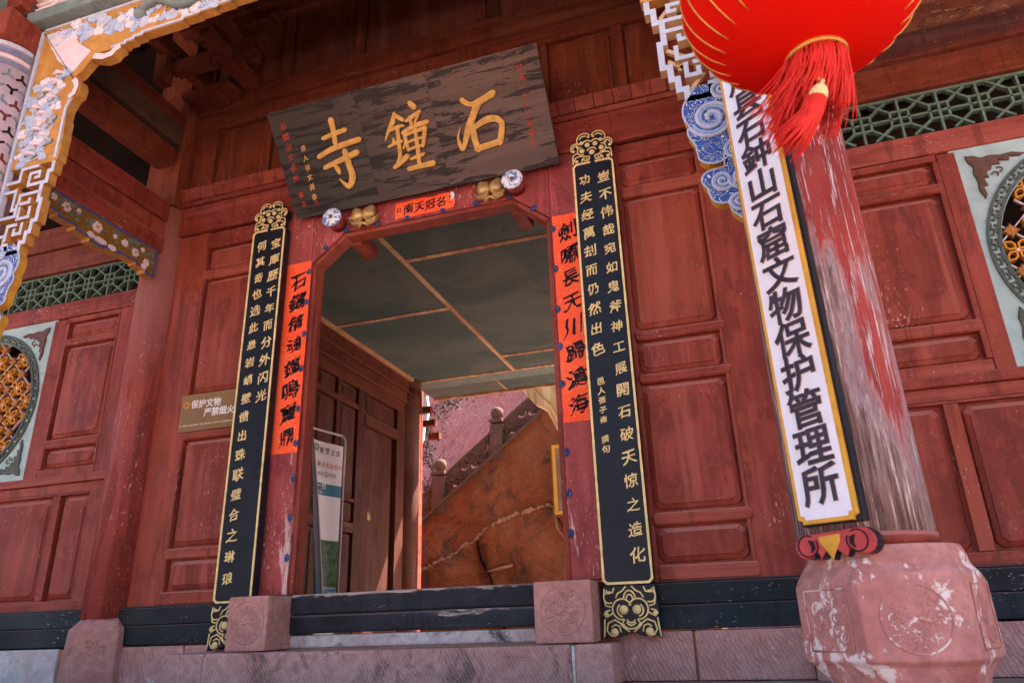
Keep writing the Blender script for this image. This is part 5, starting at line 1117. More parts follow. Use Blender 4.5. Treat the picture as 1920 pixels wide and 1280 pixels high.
couplet(1.058, 1.320, [('豈不伟哉宛如鬼斧神工展開石破天惊之造化', 1.249, 2.863, 0.593, 0.079, gold, 'lettering'), ('功夫经萬刦而仍然出色', 1.129, 2.866, 1.732, 0.079, gold, 'lettering'), ('邑人張子斋 撰句', 1.130, 1.54, 1.153, 0.045, gold, 'small_lettering')],
        'black couplet board with gold characters right of the doorway, its whole gold foot ornament showing', False)

# ------------------------------------------------------------------ red paper strips
FR = Frame((0, -0.032, 0), (1, 0, 0), (0, 0, 1))
def paper(x0, x1, z0, z1, label, horiz=False):
    mb = MB(FR); n = 24; L = []; Rr = []; rn = random.Random(int(x0 * 1000))
    if not horiz:
        for i in range(n + 1):
            z = z1 + (z0 - z1) * i / n; L.append((x0 + rn.uniform(-.002, .002), z)); Rr.append((x1 + rn.uniform(-.002, .002), z))
        vs = [(*p, 0.0008) for p in L] + [(*p, 0.0008) for p in Rr]; mb.add(vs, [(i, i + 1, n + 2 + i, n + 1 + i) for i in range(n)])
    else:
        pts = [(x0, z0)] + [(x0 + (x1 - x0) * i / 12, z0 + rn.uniform(-.003, .003)) for i in range(1, 12)] + [(x1, z0 + .01), (x1 + 0.01, z1 - 0.06), (x1 - 0.03, z1 - 0.045), (x1 - 0.035, z1 - 0.015), (x1 - 0.005, z1)] + [(x1 - (x1 - x0) * i / 12, z1 + rn.uniform(-.006, .003)) for i in range(1, 12)] + [(x0, z1)]
        mb.prism(pts, 0.0002, 0.0008)
    T = thing('red_paper_strip', label, 'paper strip', ((x0 + x1) / 2, -0.032, z0), 'red paper verses pasted round the doorway'); part('paper', mb, paper_m, T); return T
T = paper(-1.068, -0.872, 1.352, 2.722, 'red paper verse with black brush characters on the left door post')
column_text(T, FR, '石鑄精魂鐘鳴寶鼎', -0.962, 2.575, 1.455, 0.125, 0.001, 0.0016, ink, shear=0.28, wob=0.05, off=0.020)
T = paper(0.884, 1.045, 1.348, 2.702, 'red paper verse on the right door post, its right edge under the black board')
column_text(T, FR, '劍嘯長天川歸滄海', 0.978, 2.574, 1.445, 0.125, 0.001, 0.0016, ink, shear=0.28, wob=0.05, off=0.020)
T = paper(-0.228, 0.212, 2.916, 3.044, 'short torn red paper strip with black characters under the plaque', True)
mb = MB(FR)
for i, ch in enumerate('南天冠名'): put_glyph(mb, ch, -0.128 + 0.082 * i, 2.980, 0.082, 0.001, 0.0016, ink, shear=0.22, wob=0.03, off=0.02)
for x in (-0.205, -0.187): stroke(mb, [(x, 3.0), (x - 0.004, 2.965)], [0.006, 0.004], 0.001, 0.0061, ink)
for z in (2.995, 2.97): stroke(mb, [(0.178, z), (0.186, z - 0.006)], [0.006, 0.005], 0.001, 0.0061, ink)
part('lettering', mb, None, T, recalc=False, kind='stuff')
mb = MB(FR); mb.prism([(0.185, 3.046), (0.207, 3.046), (0.217, 3.02), (0.212, 2.995), (0.19, 2.985), (0.178, 2.995), (0.196, 3.005), (0.185, 3.02)], 0.0008, 0.002); part('torn_edge', mb, white_b, T)

# ------------------------------------------------------------------ gold peach ornaments
for cx, cz, lab in ((-0.445, 2.972, 'brass twin peach ornament beside the left painted peg'), (0.49, 2.972, 'brass twin peach ornament beside the right painted peg')):
    T = thing('peach_ornament', lab, 'ornament', (cx, -0.06, cz - 0.06), 'brass peach ornaments under the plaque'); Fo = ScaledFrame((cx, -0.05, cz), (1, 0, 0), (0, 0.05, 1), 1.22)
    for s in (-1, 1):
        mb = MB(Fo); pr = []
        Fp = ScaledFrame(Fo.p(s * 0.034, 0.0, 0.03), (math.cos(R(-s * 22)), 0, math.sin(R(-s * 22))), (math.sin(R(s * 22)), 0, math.cos(R(s * 22))), 1.22)
        mb = MB(Fp); vs = []; rows = 10; seg = 16
        for i in range(rows + 1):
            t = i / rows; h = -0.042 + 0.098 * t; r = 0.047 * math.sin(min(1, t * 1.25 + 0.02) * math.pi * (0.5 + 0.5 * t)) if False else 0.046 * (math.sin(math.pi * min(1.0, t ** 0.8 * 0.96)) ** 0.7) * (1 - 0.25 * t)
            for j in range(seg):
                a = 6.2832 * j / seg; vs.append((r * math.cos(a), h, r * math.sin(a) * 0.75))
        mb.add(vs, [(i * seg + j, i * seg + (j + 1) % seg, (i + 1) * seg + (j + 1) % seg, (i + 1) * seg + j) for i in range(rows) for j in range(seg)] + [tuple(range(seg))[::-1], tuple(range(rows * seg, (rows + 1) * seg))], None, True)
        part('peach', mb, brass, T)
        mb = MB(Fo); mb.prism([(s * 0.0, -0.045), (s * 0.035, -0.035), (s * 0.075, -0.03), (s * 0.095, -0.012), (s * 0.07, -0.05), (s * 0.03, -0.062)], 0.01, 0.035, bev=0.006); part('leaf', mb, brass, T)
    mb = MB(Fo); mb.tube([(-0.03, -0.075, 0.02), (0, -0.055, 0.035), (0.03, -0.072, 0.02)], 0.008, 6); part('stem', mb, brass, T)
    mb = MB(Fo); mb.box(-0.10, -0.07, -0.005, 0.012, 0.0, 0.02); part('fixing_wedge', mb, batten, T) if cx < 0 else None

# ------------------------------------------------------------------ fire notice
T = thing('fire_notice', 'brown metal notice with white characters on the wall panel left of the doorway', 'notice', (-1.58, -0.02, 1.56))
Fn = Frame((0, -0.018, 0), (1, 0, 0), (0, 0, 1)); mb = MB(Fn); mb.box(-1.845, -1.30, 1.583, 1.848, 0.0, 0.006); part('plate', mb, notice_m, T, bevel=0.002)
mb = MB(Fn)
for i, ch in enumerate('保护文物'): put_glyph(mb, ch, -1.73 + 0.062 * i, 1.772, 0.062, 0.006, 0.0068, whitetext, off=0.02, shear=0.0, wob=0.002)
for i, ch in enumerate('严禁烟火'): put_glyph(mb, ch, -1.615 + 0.062 * i, 1.704, 0.062, 0.006, 0.0068, whitetext, off=0.02, shear=0.0, wob=0.002)
x = -1.835
for ch in 'In order to protect the cultural relics fireworks are prohibited':
    if ch != ' ': put_glyph(mb, ch, x, 1.628, 0.017, 0.006, 0.0068, whitetext, off=0.01, shear=0, wob=0, cx0=0.25)
    x += 0.0085
part('lettering', mb, None, T, recalc=False, kind='stuff')
mb = MB(Fn); mb.ribbon(arc(-1.80, 1.775, 0.021, 0, 360, 20)[:-1], 0.011, 0.006, 0.0072, closed=True); part('ring_emblem', mb, orange, T)

# ------------------------------------------------------------------ vertical signboard on the front column
th = R(30); bw = Vector((-math.sin(th), -math.cos(th), 0)); B = Vector((2.15, -1.45, 0)) + bw * 0.232
BF = Frame((B.x, B.y, 0), (math.cos(th), -math.sin(th), 0), (0.012, 0, 1)) if False else Frame((B.x, B.y, 0), (math.cos(th), -math.sin(th), 0), (0, 0, 1))
T = thing('vertical_signboard', 'long white vertical signboard with black characters and yellow edge on the front column', 'signboard', (B.x, B.y, 0.5))
def lean(x, z): return x - 0.016 * (z - 0.53) / 1.5
class LF:
    def p(s, a, b, c=0.0): return BF.p(lean(a, b), b, c)
LFr = LF()
x0, x1, zb, zt = -0.088, 0.092, 0.53, 2.46; c = 0.014
notch = [(x0 + c, zb), (x1 - c, zb), (x1 - c, zb + c * .6), (x1, zb + c * 1.2), (x1, zt), (x0, zt), (x0, zb + c * 1.2), (x0 + c, zb + c * .6)]
mb = MB(LFr); mb.prism(notch, -0.018, 0.0, yellow, yellow, bev=0.002); part('yellow_border', mb, None, T)
g = 0.012
face = [(x0 + g + c, zb + g), (x1 - g - c, zb + g), (x1 - g - c * .8, zb + g + c * .8), (x1 - g, zb + g + c), (x1 - g, zt - g), (x0 + g, zt - g), (x0 + g, zb + g + c), (x0 + g + c * .8, zb + g + c * .8)]
mb = MB(LFr); mb.prism(face, 0.0, 0.0015); part('white_face', mb, white_b, T)
mb = MB(LFr); mb.box(x0 + 0.004, x1 + 0.012, zb - 0.004, zt, -0.05, -0.018); part('backing', mb, lacquer, T, bevel=0.002)
txt = '剑川县石鈡山石窟文物保护管理所'
for i, ch in enumerate(txt[::-1]):
    z = 0.636 + 0.1163 * i
    if z > zt - 0.06: break
    mb = MB(LFr); put_glyph(mb, ch, 0.002, z, 0.122, 0.001, 0.0065, char_ink, char_edge, off=0.022, shear=0.10, wob=0.006, wide=0.98, seed=i); part('character', mb, None, T, recalc=False)
# red scroll foot
mb = MB(LFr); sp_ = [(-0.085, 0.500), (0.10, 0.508)] + arc(0.095, 0.470, 0.036, 70, -120, 8) + [(0.055, 0.455), (0.04, 0.43), (0.012, 0.455), (0.0, 0.425), (-0.012, 0.455), (-0.035, 0.43), (-0.045, 0.455)] + arc(-0.075, 0.465, 0.034, -60, -250, 8)
rosered = plain('rose_red_scroll_paint', (0.45, 0.06, 0.06), 0.5, 0.2, 20)
mb.prism(sp_, -0.045, 0.004, rosered, lacquer, bev=0.003); sf = part('scroll_foot', mb, None, T)
mb = MB(LFr)
for s, cx, cz in ((-1, -0.068, 0.468), (1, 0.078, 0.472)):
    mb.ribbon(arc(cx, cz, 0.030, 60 if s < 0 else 120, 330 + 60 if s < 0 else -210, 16), 0.004, 0.004, 0.006, ink); mb.ribbon([(cx - s * 0.004, cz + 0.016), (cx + s * -0.014, cz + 0.008), (cx - s * 0.016, cz - 0.006), (cx - s * 0.008, cz - 0.018)], [0.004, 0.014, 0.012, 0.003], 0.004, 0.0065, ink)
mb.prism([(-0.032, 0.492), (0.032, 0.495), (0.03, 0.475), (0.006, 0.436), (0.001, 0.425), (-0.006, 0.438), (-0.03, 0.472)], 0.003, 0.010, yellow, bev=0.003)
part('scroll_paint', mb, None, sf)

# ------------------------------------------------------------------ red lantern
LC = Vector((2.129, -2.43, 1.765)); a_, b_ = 0.294, 0.238
T = thing('red_lantern', 'large round red silk lantern with gold stripes and red tassels hanging before the front column', 'lantern', LC)
mb = MB(); n = 96; rows = 40; vs = []; tb = math.asin(-0.90)
for i in range(rows + 1):
    t = -math.asin(0.968) + 2 * math.asin(0.968) * i / rows
    for j in range(n):
        ph = 6.2832 * j / n; rib = 1 - 0.016 * (abs(math.cos(ph * 14)) ** 6) * math.cos(t); vs.append((LC.x + a_ * math.cos(t) * math.cos(ph) * rib, LC.y + a_ * math.cos(t) * math.sin(ph) * rib, LC.z + b_ * math.sin(t)))
mb.add(vs, [(i * n + j, i * n + (j + 1) % n, (i + 1) * n + (j + 1) % n, (i + 1) * n + j) for i in range(rows) for j in range(n)], None, True)
part('silk_body', mb, silk_m, T)
for j in range(28):
    ph = 6.2832 * (j + 0.5) / 28; pts = []
    for i in range(15):
        t = R(-46) + R(92) * i / 14; pts.append((LC.x + (a_ * 1.002) * math.cos(t) * math.cos(ph), LC.y + (a_ * 1.002) * math.cos(t) * math.sin(ph), LC.z + b_ * 1.002 * math.sin(t)))
    mb = MB(); mb.tube(pts, [0.0014] + [0.0027] * 13 + [0.0014], 6); part('gold_stripe', mb, goldstrip, T)
zbm = LC.z - b_ * 0.968
mb = MB(); rr_ = a_ * math.cos(math.asin(0.968)) ; vs = []
mb.lathe([(rr_ * 1.0, zbm + 0.012), (rr_ * 1.0, zbm - 0.006), (rr_ * 0.95, zbm - 0.012), (rr_ * 0.90, zbm - 0.008), (rr_ * 0.92, zbm + 0.012)], LC.x, LC.y, 36); part('gold_collar', mb, goldstrip, T)
mb = MB(); zt_ = LC.z + b_ * 0.968; mb.lathe([(rr_ * 0.7, zt_ - 0.02), (rr_ * 0.75, zt_ + 0.03), (rr_ * 0.6, zt_ + 0.04)], LC.x, LC.y, 36); part('gold_collar', mb, goldstrip, T)
mb = MB(); mb.tube([(LC.x, LC.y, zt_), (LC.x, LC.y, 5.26)], 0.004, 6); part('hanging_wire', mb, ink, T)
rn = random.Random(21); rt = rr_ * 0.93
import itertools
mb = MB()
for k in range(210):
    ph = rn.uniform(0, 6.2832); L = rn.uniform(0.13, 0.215); bx = LC.x + rt * math.cos(ph); by = LC.y + rt * math.sin(ph); sw = -0.045 + rn.uniform(-0.03, 0.02); pts = []
    fl = rn.uniform(0.9, 1.15)
    for i in range(7):
        t = i / 6; pts.append((bx + sw * t ** 1.6 + rt * 0.22 * math.cos(ph) * t * fl, by + rt * 0.22 * math.sin(ph) * t + rn.uniform(-.003, .003), zbm - 0.010 - L * t * (1 - 0.08 * t)))
    mb.tube(pts, [0.0017] * 6 + [0.0006], 4)
part('tassel_fringe', mb, tassel_m, T, kind='stuff')
mb = MB()
for k in range(60):
    ph = rn.uniform(0, 6.2832); L = rn.uniform(0.13, 0.22); bx = LC.x + rt * math.cos(ph) * 0.95 - .01; by = LC.y + rt * math.sin(ph) * .95; pts = []
    sw = rn.uniform(-0.12, -0.05)
    for i in range(7):
        t = i / 6; pts.append((bx + sw * t, by, zbm - 0.010 - L * t + 0.05 * t * t))
    mb.tube(pts, [0.0015] * 6 + [0.0005], 4)
part('blown_tassel_threads', mb, tassel_m, T, kind='stuff')
# inner bell tassel swinging to the left
bc = Vector((LC.x - 0.020, LC.y - 0.085, zbm - 0.150)); sw = Vector((-0.42, 0.0, -1)).normalized()
mb = MB(); mb.tube([(LC.x, LC.y, zbm + 0.02), tuple(bc + Vector((0, 0, 0.02)))], 0.002, 6); part('tassel_cord', mb, goldstrip, T)
uu = Vector((0, 1, 0)); Fb = Frame(bc, sw.cross(uu), uu)   # w along the swing
if Fb.w.dot(sw) < 0: Fb = Frame(bc, uu, sw.cross(uu))
mb = MB(Fb); mb.lathe([(0.004, -0.02), (0.007, -0.004), (0.014, 0.0), (0.019, 0.012), (0.021, 0.026), (0.019, 0.03)], 0, 0, 18, axis='w', mat=gold); part('gold_bell', mb, None, T)
mb = MB()
for k in range(130):
    ph = rn.uniform(0, 6.2832); r0 = 0.018; s0 = bc + sw * 0.028 + (Fb.u * math.cos(ph) + Fb.v * math.sin(ph)) * r0; L = rn.uniform(0.10, 0.155); pts = []
    for i in range(6):
        t = i / 5; pts.append(tuple(s0 + sw * L * t + (Fb.u * math.cos(ph) + Fb.v * math.sin(ph)) * 0.012 * t + Vector((-0.03 * t * t, 0, 0.012 * t * t)) + Vector((rn.uniform(-.002, .002), 0, rn.uniform(-.002, .002)))))
    mb.tube(pts, [0.0015] * 5 + [0.0005], 4)
part('bell_tassel', mb, tassel_m, T, kind='stuff')

# ------------------------------------------------------------------ banner stand in the passage
A, C_ = Vector((-1.690, 1.31, 0)), Vector((-1.595, 1.77, 0)); T = thing('banner_stand', 'curling printed pull-up banner on a metal frame inside the doorway', 'banner', (-1.65, 1.5, 0.1))
FBn = Frame(A, C_ - A, (0, 0, 1)); Lw = (C_ - A).length
mb = MB(FBn); r = 0.06
pts = [(0, 0.1, 0), (0, 1.93 - r, 0)] + [(r - r * math.cos(R(q)), 1.93 - r + r * math.sin(R(q)), 0) for q in (30, 60, 90)] + [(Lw - r + r * math.sin(R(q)), 1.93 - r + r * math.cos(R(q)), 0) for q in (0, 30, 60, 90)] + [(Lw, 0.1, 0)]
mb.tube(pts, 0.011, 8); mb.tube([(0, 0.11, -0.12), (0, 0.11, 0.2)], 0.011, 8); mb.tube([(Lw, 0.11, -0.12), (Lw, 0.11, 0.2)], 0.011, 8); part('metal_frame', mb, metalrod, T)
def bx(v, t):  # left edge of the sheet curls in towards the foot
    l = 0.02 + 0.22 * (1 - (v - 0.1) / 1.73) ** 0.9 * 0.85; return l + (Lw - 0.035 - l) * t
def bz(v, t): return 0.012 + 0.018 * math.sin(t * 5 + v * 1.3) * (1 - t)
def sheet(v0, v1, mat, name, off=0.0, t0=0.0, t1=1.0):
    mb = MB(FBn); nv, nu = 16, 12; vs = []
    for i in range(nv + 1):
        v = v0 + (v1 - v0) * i / nv
        for j in range(nu + 1):
            t = t0 + (t1 - t0) * j / nu; vs.append((bx(v, t), v, bz(v, t) + off))
    w = nu + 1; mb.add(vs, [(i * w + j, i * w + j + 1, (i + 1) * w + j + 1, (i + 1) * w + j) for i in range(nv) for j in range(nu)], None, True); return part(name, mb, mat, T, recalc=False)
sheet(0.13, 1.83, vinyl, 'banner_sheet'); sheet(1.37, 1.47, teal, 'printed_band', 0.002); sheet(0.62, 1.0, forest, 'printed_photograph', 0.002); sheet(0.42, 0.615, teal, 'printed_band', 0.002)
mb = MB(FBn); nv = 20; vs = []
for i in range(nv + 1):
    v = 0.34 + (1.83 - 0.34) * i / nv; l = bx(v, 0); rr_ = 0.012 + 0.03 * (1 - i / nv)
    for j in range(9):
        a = R(200 * j / 8); vs.append((l + rr_ * 0.9 * math.sin(a) + (0.05 * (1 - i / nv)) * j / 8, v - 0.01 * j * (1 - i / nv), bz(v, 0) + rr_ * (1 - math.cos(a))))
mb.add(vs, [(i * 9 + j, i * 9 + j + 1, (i + 1) * 9 + j + 1, (i + 1) * 9 + j) for i in range(nv) for j in range(8)], None, True); part('curled_edge', mb, vinyl_back, T, recalc=False)
class BFm:
    def p(s, a, b, c=0.0): return FBn.p(a, b, 0.034 + c)
mb = MB(BFm())
for i, ch in enumerate('智慧之旅'): put_glyph(mb, ch, 0.145 + 0.068 * i, 1.745, 0.058, 0, 0.0004, ink, shear=0.1, wob=0.03, off=0.004)
for i, ch in enumerate('着手机玩剑川'): put_glyph(mb, ch, 0.12 + 0.052 * i, 1.625, 0.048, 0, 0.0004, redprint, shear=0.0, wob=0.0, off=0.014)
for i, ch in enumerate('一扫'): put_glyph(mb, ch, 0.14 + 0.055 * i, 1.44, 0.05, 0, 0.0004, whitetext, shear=0, wob=0, off=0.025)
for i, ch in enumerate('宝山'): put_glyph(mb, ch, 0.12 + 0.042 * i, 1.39, 0.038, 0, 0.0004, whitetext, shear=0, wob=0, off=0.015)
for i, ch in enumerate('应用'): put_glyph(mb, ch, 0.34 + 0.05 * i, 0.56, 0.048, 0, 0.0004, whitetext, shear=0, wob=0, off=0.015)
for i, ch in enumerate('商场'): put_glyph(mb, ch, 0.34 + 0.05 * i, 0.48, 0.048, 0, 0.0004, whitetext, shear=0, wob=0, off=0.015)
mb.ribbon(arc(0.078, 1.765, 0.024, 0, 360, 20)[:-1], 0.012, 0, 0.0005, teal, closed=True); mb.prism(arc(0.078, 1.765, 0.011, 0, 300, 10), 0, 0.0006, brass)
mb.ribbon(arc(0.21, 1.545, 0.018, 0, 360, 16)[:-1], 0.009, 0, 0.0005, greyblue, closed=True)
for i, ch in enumerate('机游'): put_glyph(mb, ch, 0.125 + 0.034 * i, 1.545, 0.034, 0, 0.0004, greyblue, shear=0, wob=0, off=0.01)
for i, ch in enumerate('智慧游'): put_glyph(mb, ch, 0.255 + 0.034 * i, 1.545, 0.034, 0, 0.0004, greyblue, shear=0, wob=0, off=0.01)
part('lettering', mb, None, T, recalc=False, kind='stuff')

# ------------------------------------------------------------------ rear court: stair with balustrade, rock face, framed board, shrub
YS = 8.0; SF = Frame((0, YS, 0), (1, 0, 0), (0, 0, 1))
T = thing('stone_stair', 'orange brown stone stair wall with carved sloping balustrade in the court behind the gate', 'stairway', (-2, YS, 0))
def zl(x): return 2.52 + 0.764 * (x + 3.03)
mb = MB(SF); n = 130; m2 = 70; vs = []
rn = random.Random(2)
from mathutils import noise as mnoise
xl, xr = -6.0, 1.2
for i in range(n + 1):
    x = xl + (xr - xl) * i / n; top = zl(x) - 0.04
    for j in range(m2 + 1):
        z = 0.0 + (top) * j / m2; d = 0.16 * mnoise.noise(Vector((x * 1.1, z * 1.1, 3))) + 0.05 * mnoise.noise(Vector((x * 4, z * 4, 1))) + 0.02 * mnoise.noise(Vector((x * 11, z * 11, 1)))
        # ledge: the lower courses stand a little proud below a wandering joint
        jz = 1.45 + 0.36 * (x + 3.2) + 0.12 * math.sin(x * 2.3)
        d += 0.07 if z < jz else 0.0
        if z > top - 0.35: d *= max(0.0, (top - z) / 0.35)
        if abs(x - (-2.6 + 0.15 * (jz - z))) < 0.04 and z < jz: d -= 0.03
        vs.append((x, z, d))
w = m2 + 1
mb.add(vs, [(i * w + j, (i + 1) * w + j, (i + 1) * w + j + 1, i * w + j + 1) for i in range(n) for j in range(m2)], None, True); part('stair_side_wall', mb, stair_m, T, recalc=False)
mb = MB(SF)
for i in range(26):
    x = -5.2 + 0.2 * i; jz = 1.45 + 0.36 * (x + 3.2) + 0.12 * math.sin(x * 2.3); x2 = x + 0.21; jz2 = 1.45 + 0.36 * (x2 + 3.2) + 0.12 * math.sin(x2 * 2.3)
    if jz2 < zl(x2) - 0.1 and jz > 0: mb.tube([(x + (x2 - x) * q / 6, jz + (jz2 - jz) * q / 6 + rn.uniform(-.03, .03), 0.05 + 0.16 * mnoise.noise(Vector(((x + 0.035 * q) * 1.1, jz * 1.1, 3)))) for q in range(7)], [rn.uniform(0.012, 0.05) for _ in range(7)], 6, flat=0.9)
mb.tube([(-1.25, 2.15, 0.04), (-1.22, 1.75, 0.06), (-1.0, 1.4, 0.05)], [0.03, 0.03, 0.015], 6); mb.tube([(-2.45, 1.12, 0.08), (-2.2, 1.16, 0.09), (-2.0, 1.2, 0.08)], [0.015, 0.03, 0.02], 6); part('mortar_line', mb, mortar, T, kind='stuff')
for pts in ([(-2.62, 1.62), (-2.56, 1.3), (-2.4, 1.05), (-2.33, 0.8), (-2.2, 0.5), (-2.18, 0.2)], [(-1.22, 2.1), (-1.16, 1.85), (-1.05, 1.65), (-1.0, 1.45)], [(-3.4, 1.2), (-3.2, 1.0), (-3.1, 0.7)]):
    mb = MB(SF); mb.ribbon(pts, [0.004, 0.012, 0.007, 0.014, 0.008, 0.004][:len(pts)], -0.05, 0.11, soot); part('crack', mb, None, T)
# steps behind the wall
mb = MB()
for i in range(24):
    x = xl + 0.3 * i; mb.box(x, x + 0.3, YS + 0.12, YS + 1.9, 0.0, max(0.05, zl(x) - 0.15))
part('stair_treads', mb, floor_m, T)
mb = MB(SF); mb.add([(xl, zl(xl) - 0.05, 0.1), (xr, zl(xr) - 0.05, 0.1), (xr, zl(xr) + 0.01, 0.1), (xl, zl(xl) + 0.01, 0.1), (xl, zl(xl) - 0.05, -0.2), (xr, zl(xr) - 0.05, -0.2), (xr, zl(xr) + 0.01, -0.2), (xl, zl(xl) + 0.01, -0.2)], [(0, 1, 2, 3), (4, 7, 6, 5), (3, 2, 6, 7), (0, 4, 5, 1), (0, 3, 7, 4), (1, 5, 6, 2)]); part('coping', mb, rail_st, T, bevel=0.012)
posts = [-5.55, -4.45, -3.35, -2.25, -1.15, -0.05]
for k, x in enumerate(posts):
    zb_ = zl(x) - 0.02; zt_ = zb_ + 0.62
    mb = MB(); mb.box(x - 0.115, x + 0.115, YS - 0.06, YS + 0.16, zb_ - 0.12, zt_ - 0.1); mb.box(x - 0.125, x + 0.125, YS - 0.07, YS + 0.17, zt_ - 0.06, zt_); ps = part('balustrade_post', mb, rail_st, T, bevel=0.015)
    mb = MB(); mb.lathe([(0.09, zt_ + 0.0), (0.075, zt_ + 0.015), (0.07, zt_ + 0.025), (0.10, zt_ + 0.05), (0.116, zt_ + 0.095), (0.116, zt_ + 0.14), (0.10, zt_ + 0.19), (0.06, zt_ + 0.225), (0.02, zt_ + 0.235)], x, YS + 0.05, 20); part('round_finial', mb, rail_st, ps)
    if k < len(posts) - 1:
        xa, xb = x + 0.117, posts[k + 1] - 0.117
        def S(u, v): xx = xa + (xb - xa) * u; return (xx, zl(xx) + 0.02 + v * 0.48)
        def crescent(u, v, r, t):
            cx_, cz_ = S(u, v); o_ = arc(cx_, cz_, r, t, t + 200, 10); i_ = arc(cx_ + r * .35 * math.cos(R(t + 100)) * -1, cz_ - r * .35 * math.sin(R(t + 100)), r * .78, t + 190, t + 10, 8)
            return o_ + i_
        holes = [crescent(0.20, 0.30, 0.075, 150), crescent(0.40, 0.62, 0.085, 200), crescent(0.62, 0.36, 0.085, 170), crescent(0.84, 0.62, 0.08, 210)]
        pl = plate_holes('pierced_slab', SF, [S(0, 0), S(1, 0), S(1, 1), S(0, 1)], holes, -0.13, -0.04, rail_st, T)
        mb = MB(SF); e = 0
        for (u, v, r, t0, c) in ((0.13, 0.55, 0.12, 180, True), (0.33, 0.40, 0.10, 40, False), (0.55, 0.66, 0.12, 0, True), (0.78, 0.36, 0.11, 90, False), (0.92, 0.75, 0.08, 200, True), (0.35, 0.80, 0.07, 10, True)):
            cxx, czz = S(u, v); e += 1; mb.tube([(p[0], p[1], -0.04 + .0005 * e) for p in spiral(cxx, czz, r, 1.5, t0, c, 22, 0.15)], [0.02] * 18 + [0.018, .016, .014, .01, .008], 6)
        mb.ribbon([S(0, 0.93), S(1, 0.93)], 0.05, -0.05, -0.025); mb.ribbon([S(0, 0.05), S(1, 0.05)], 0.04, -0.05, -0.024)
        part('scroll_relief', mb, rail_st, pl, kind='stuff')
# rock face
mb = MB(Frame((0, 13.5, 0), (1, 0, 0), (0, 0, 1))); vs = []; nx, nz = 110, 90
for i in range(nx + 1):
    for j in range(nz + 1):
        x = -14 + 22 * i / nx; z = -0.5 + 13 * j / nz; vs.append((x, z, 0.9 * mnoise.noise(Vector((x * .25, z * .25, 2))) + 0.22 * mnoise.noise(Vector((x * 1.1, z * 1.1, 5))) + 0.07 * mnoise.noise(Vector((x * 4, z * 4, 8))) - 0.12 * z))
mb.add(vs, [(i * (nz + 1) + j, (i + 1) * (nz + 1) + j, (i + 1) * (nz + 1) + j + 1, i * (nz + 1) + j + 1) for i in range(nx) for j in range(nz)], None, True); o = struct('rock_face', mb, rock_m, recalc=False)
# framed board on the stair wall
T = thing('framed_board', 'yellow framed notice board standing against the stair wall at the right door post', 'frame', (-0.75, YS - 0.1, 1.95))
fr = Frame((-0.80, YS - 0.16, 2.515), (1, 0, 0), (0, 0, 1)); mb = MB(fr)
mb.ribbon([(-0.38, -0.55), (0.38, -0.55), (0.38, 0.55), (-0.38, 0.55)], 0.055, 0, 0.05, closed=True); part('yellow_frame', mb, yellow, T)
mb = MB(fr); mb.box(-0.35, 0.35, -0.52, 0.52, 0.0, 0.02); part('board_face', mb, plain('grey_brown_picture', (0.25, 0.18, 0.14), 0.5, 0.4, 4), T)
mb = MB(fr); mb.ribbon([(-0.43, -0.60), (0.43, -0.60), (0.43, 0.60), (-0.43, 0.60)], 0.025, -0.01, 0.03, closed=True); part('outer_moulding', mb, plain('brown_moulding', (0.2, 0.1, 0.05), 0.6, 0.2, 20), T)
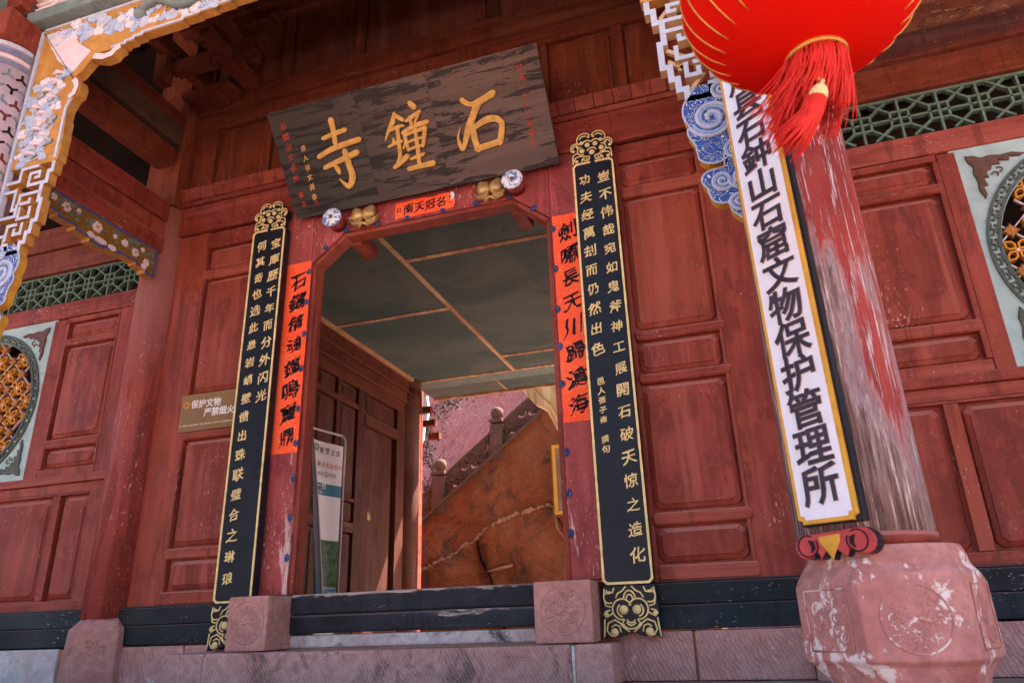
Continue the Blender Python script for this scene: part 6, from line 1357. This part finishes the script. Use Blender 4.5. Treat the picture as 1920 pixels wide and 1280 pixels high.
# leafy shrub against the rock
T = thing('hanging_shrub', 'dark small leaved shrub against the pink rock at the left of the court', 'shrub', (-4.4, 9.6, 1.5))
mb = MB(); rn = random.Random(9)
for k in range(16):
    x, y, z = -4.45 + rn.uniform(-.3, .3), 9.7, 1.5; pts = [(x, y, z)]
    for i in range(6): x += rn.uniform(-.16, .2); y += rn.uniform(-.12, .12); z += rn.uniform(.3, .62); pts.append((x, y, z))
    mb.tube(pts, [0.03, .025, .02, .016, .012, .009, .006], 5)
part('stem', mb, bark_m, T)
mb = MB(); vs = []; fs = []
for k in range(5200):
    zz = rn.uniform(1.6, 4.95); xx = -4.5 + rn.gauss(0, 0.22) + 0.18 * math.sin(zz * 3) + max(0, zz - 4.2) * 1.2 * rn.random() ; yy = 9.7 + rn.gauss(0, .2); L = rn.uniform(.02, .045)
    if mnoise.noise(Vector((xx * 3, yy * 2, zz * 3))) < -0.05: continue
    d = Vector((rn.gauss(0, 1), rn.gauss(0, 1), rn.gauss(0, 1))).normalized(); e = d.orthogonal().normalized(); c = Vector((xx, yy, zz)); q = len(vs)
    vs += [c - d * L, c + e * L * .45, c + d * L, c - e * L * .45]; fs.append((q, q + 1, q + 2, q + 3))
mb.add([tuple(v) for v in vs], fs); part('foliage', mb, leaf_m, T, kind='stuff', recalc=False)
# neighbouring eave glimpsed through the door
T = thing('side_hall_eave', 'red bracketed eave corner with pale end boards at the left of the rear court', 'building', (-2.95, 6.4, 0))
zb2 = lambda nm, *a, **k: zbox(nm, *a, parent=T, **k)
zb2('wall', -5.2, -3.35, 6.2, 7.2, 0.05, 3.0, red_v)
for i in range(4): zb2('eave_beam', -4.6, -3.02 - 0.05 * i, 6.2 + 0.06 * i, 6.55 + 0.06 * i, 3.85 - 0.24 * i, 3.95 - 0.24 * i, soot)
mb = MB(Frame((0, 6.55, 0), (1, 0, 0), (0, 0, 1))); mb.prism([(-3.0, 3.78), (-2.94, 3.82), (-2.91, 3.6), (-2.93, 3.42), (-3.03, 3.40), (-3.06, 3.55)], -0.03, 0.03, white_b, bev=0.008); mb.prism([(-3.05, 3.38), (-2.98, 3.38), (-3.0, 3.1), (-3.06, 2.98), (-3.09, 3.12)], -0.03, 0.03, white_b, bev=0.008); part('pale_end_board', mb, None, T)
mb = MB()
for k in range(8): mb.tube([(-4.6 + 0.2 * k, 6.9, 4.3), (-4.5 + 0.2 * k, 6.1, 4.0)], 0.07, 8)
part('roof_tiles', mb, tile_m, T)
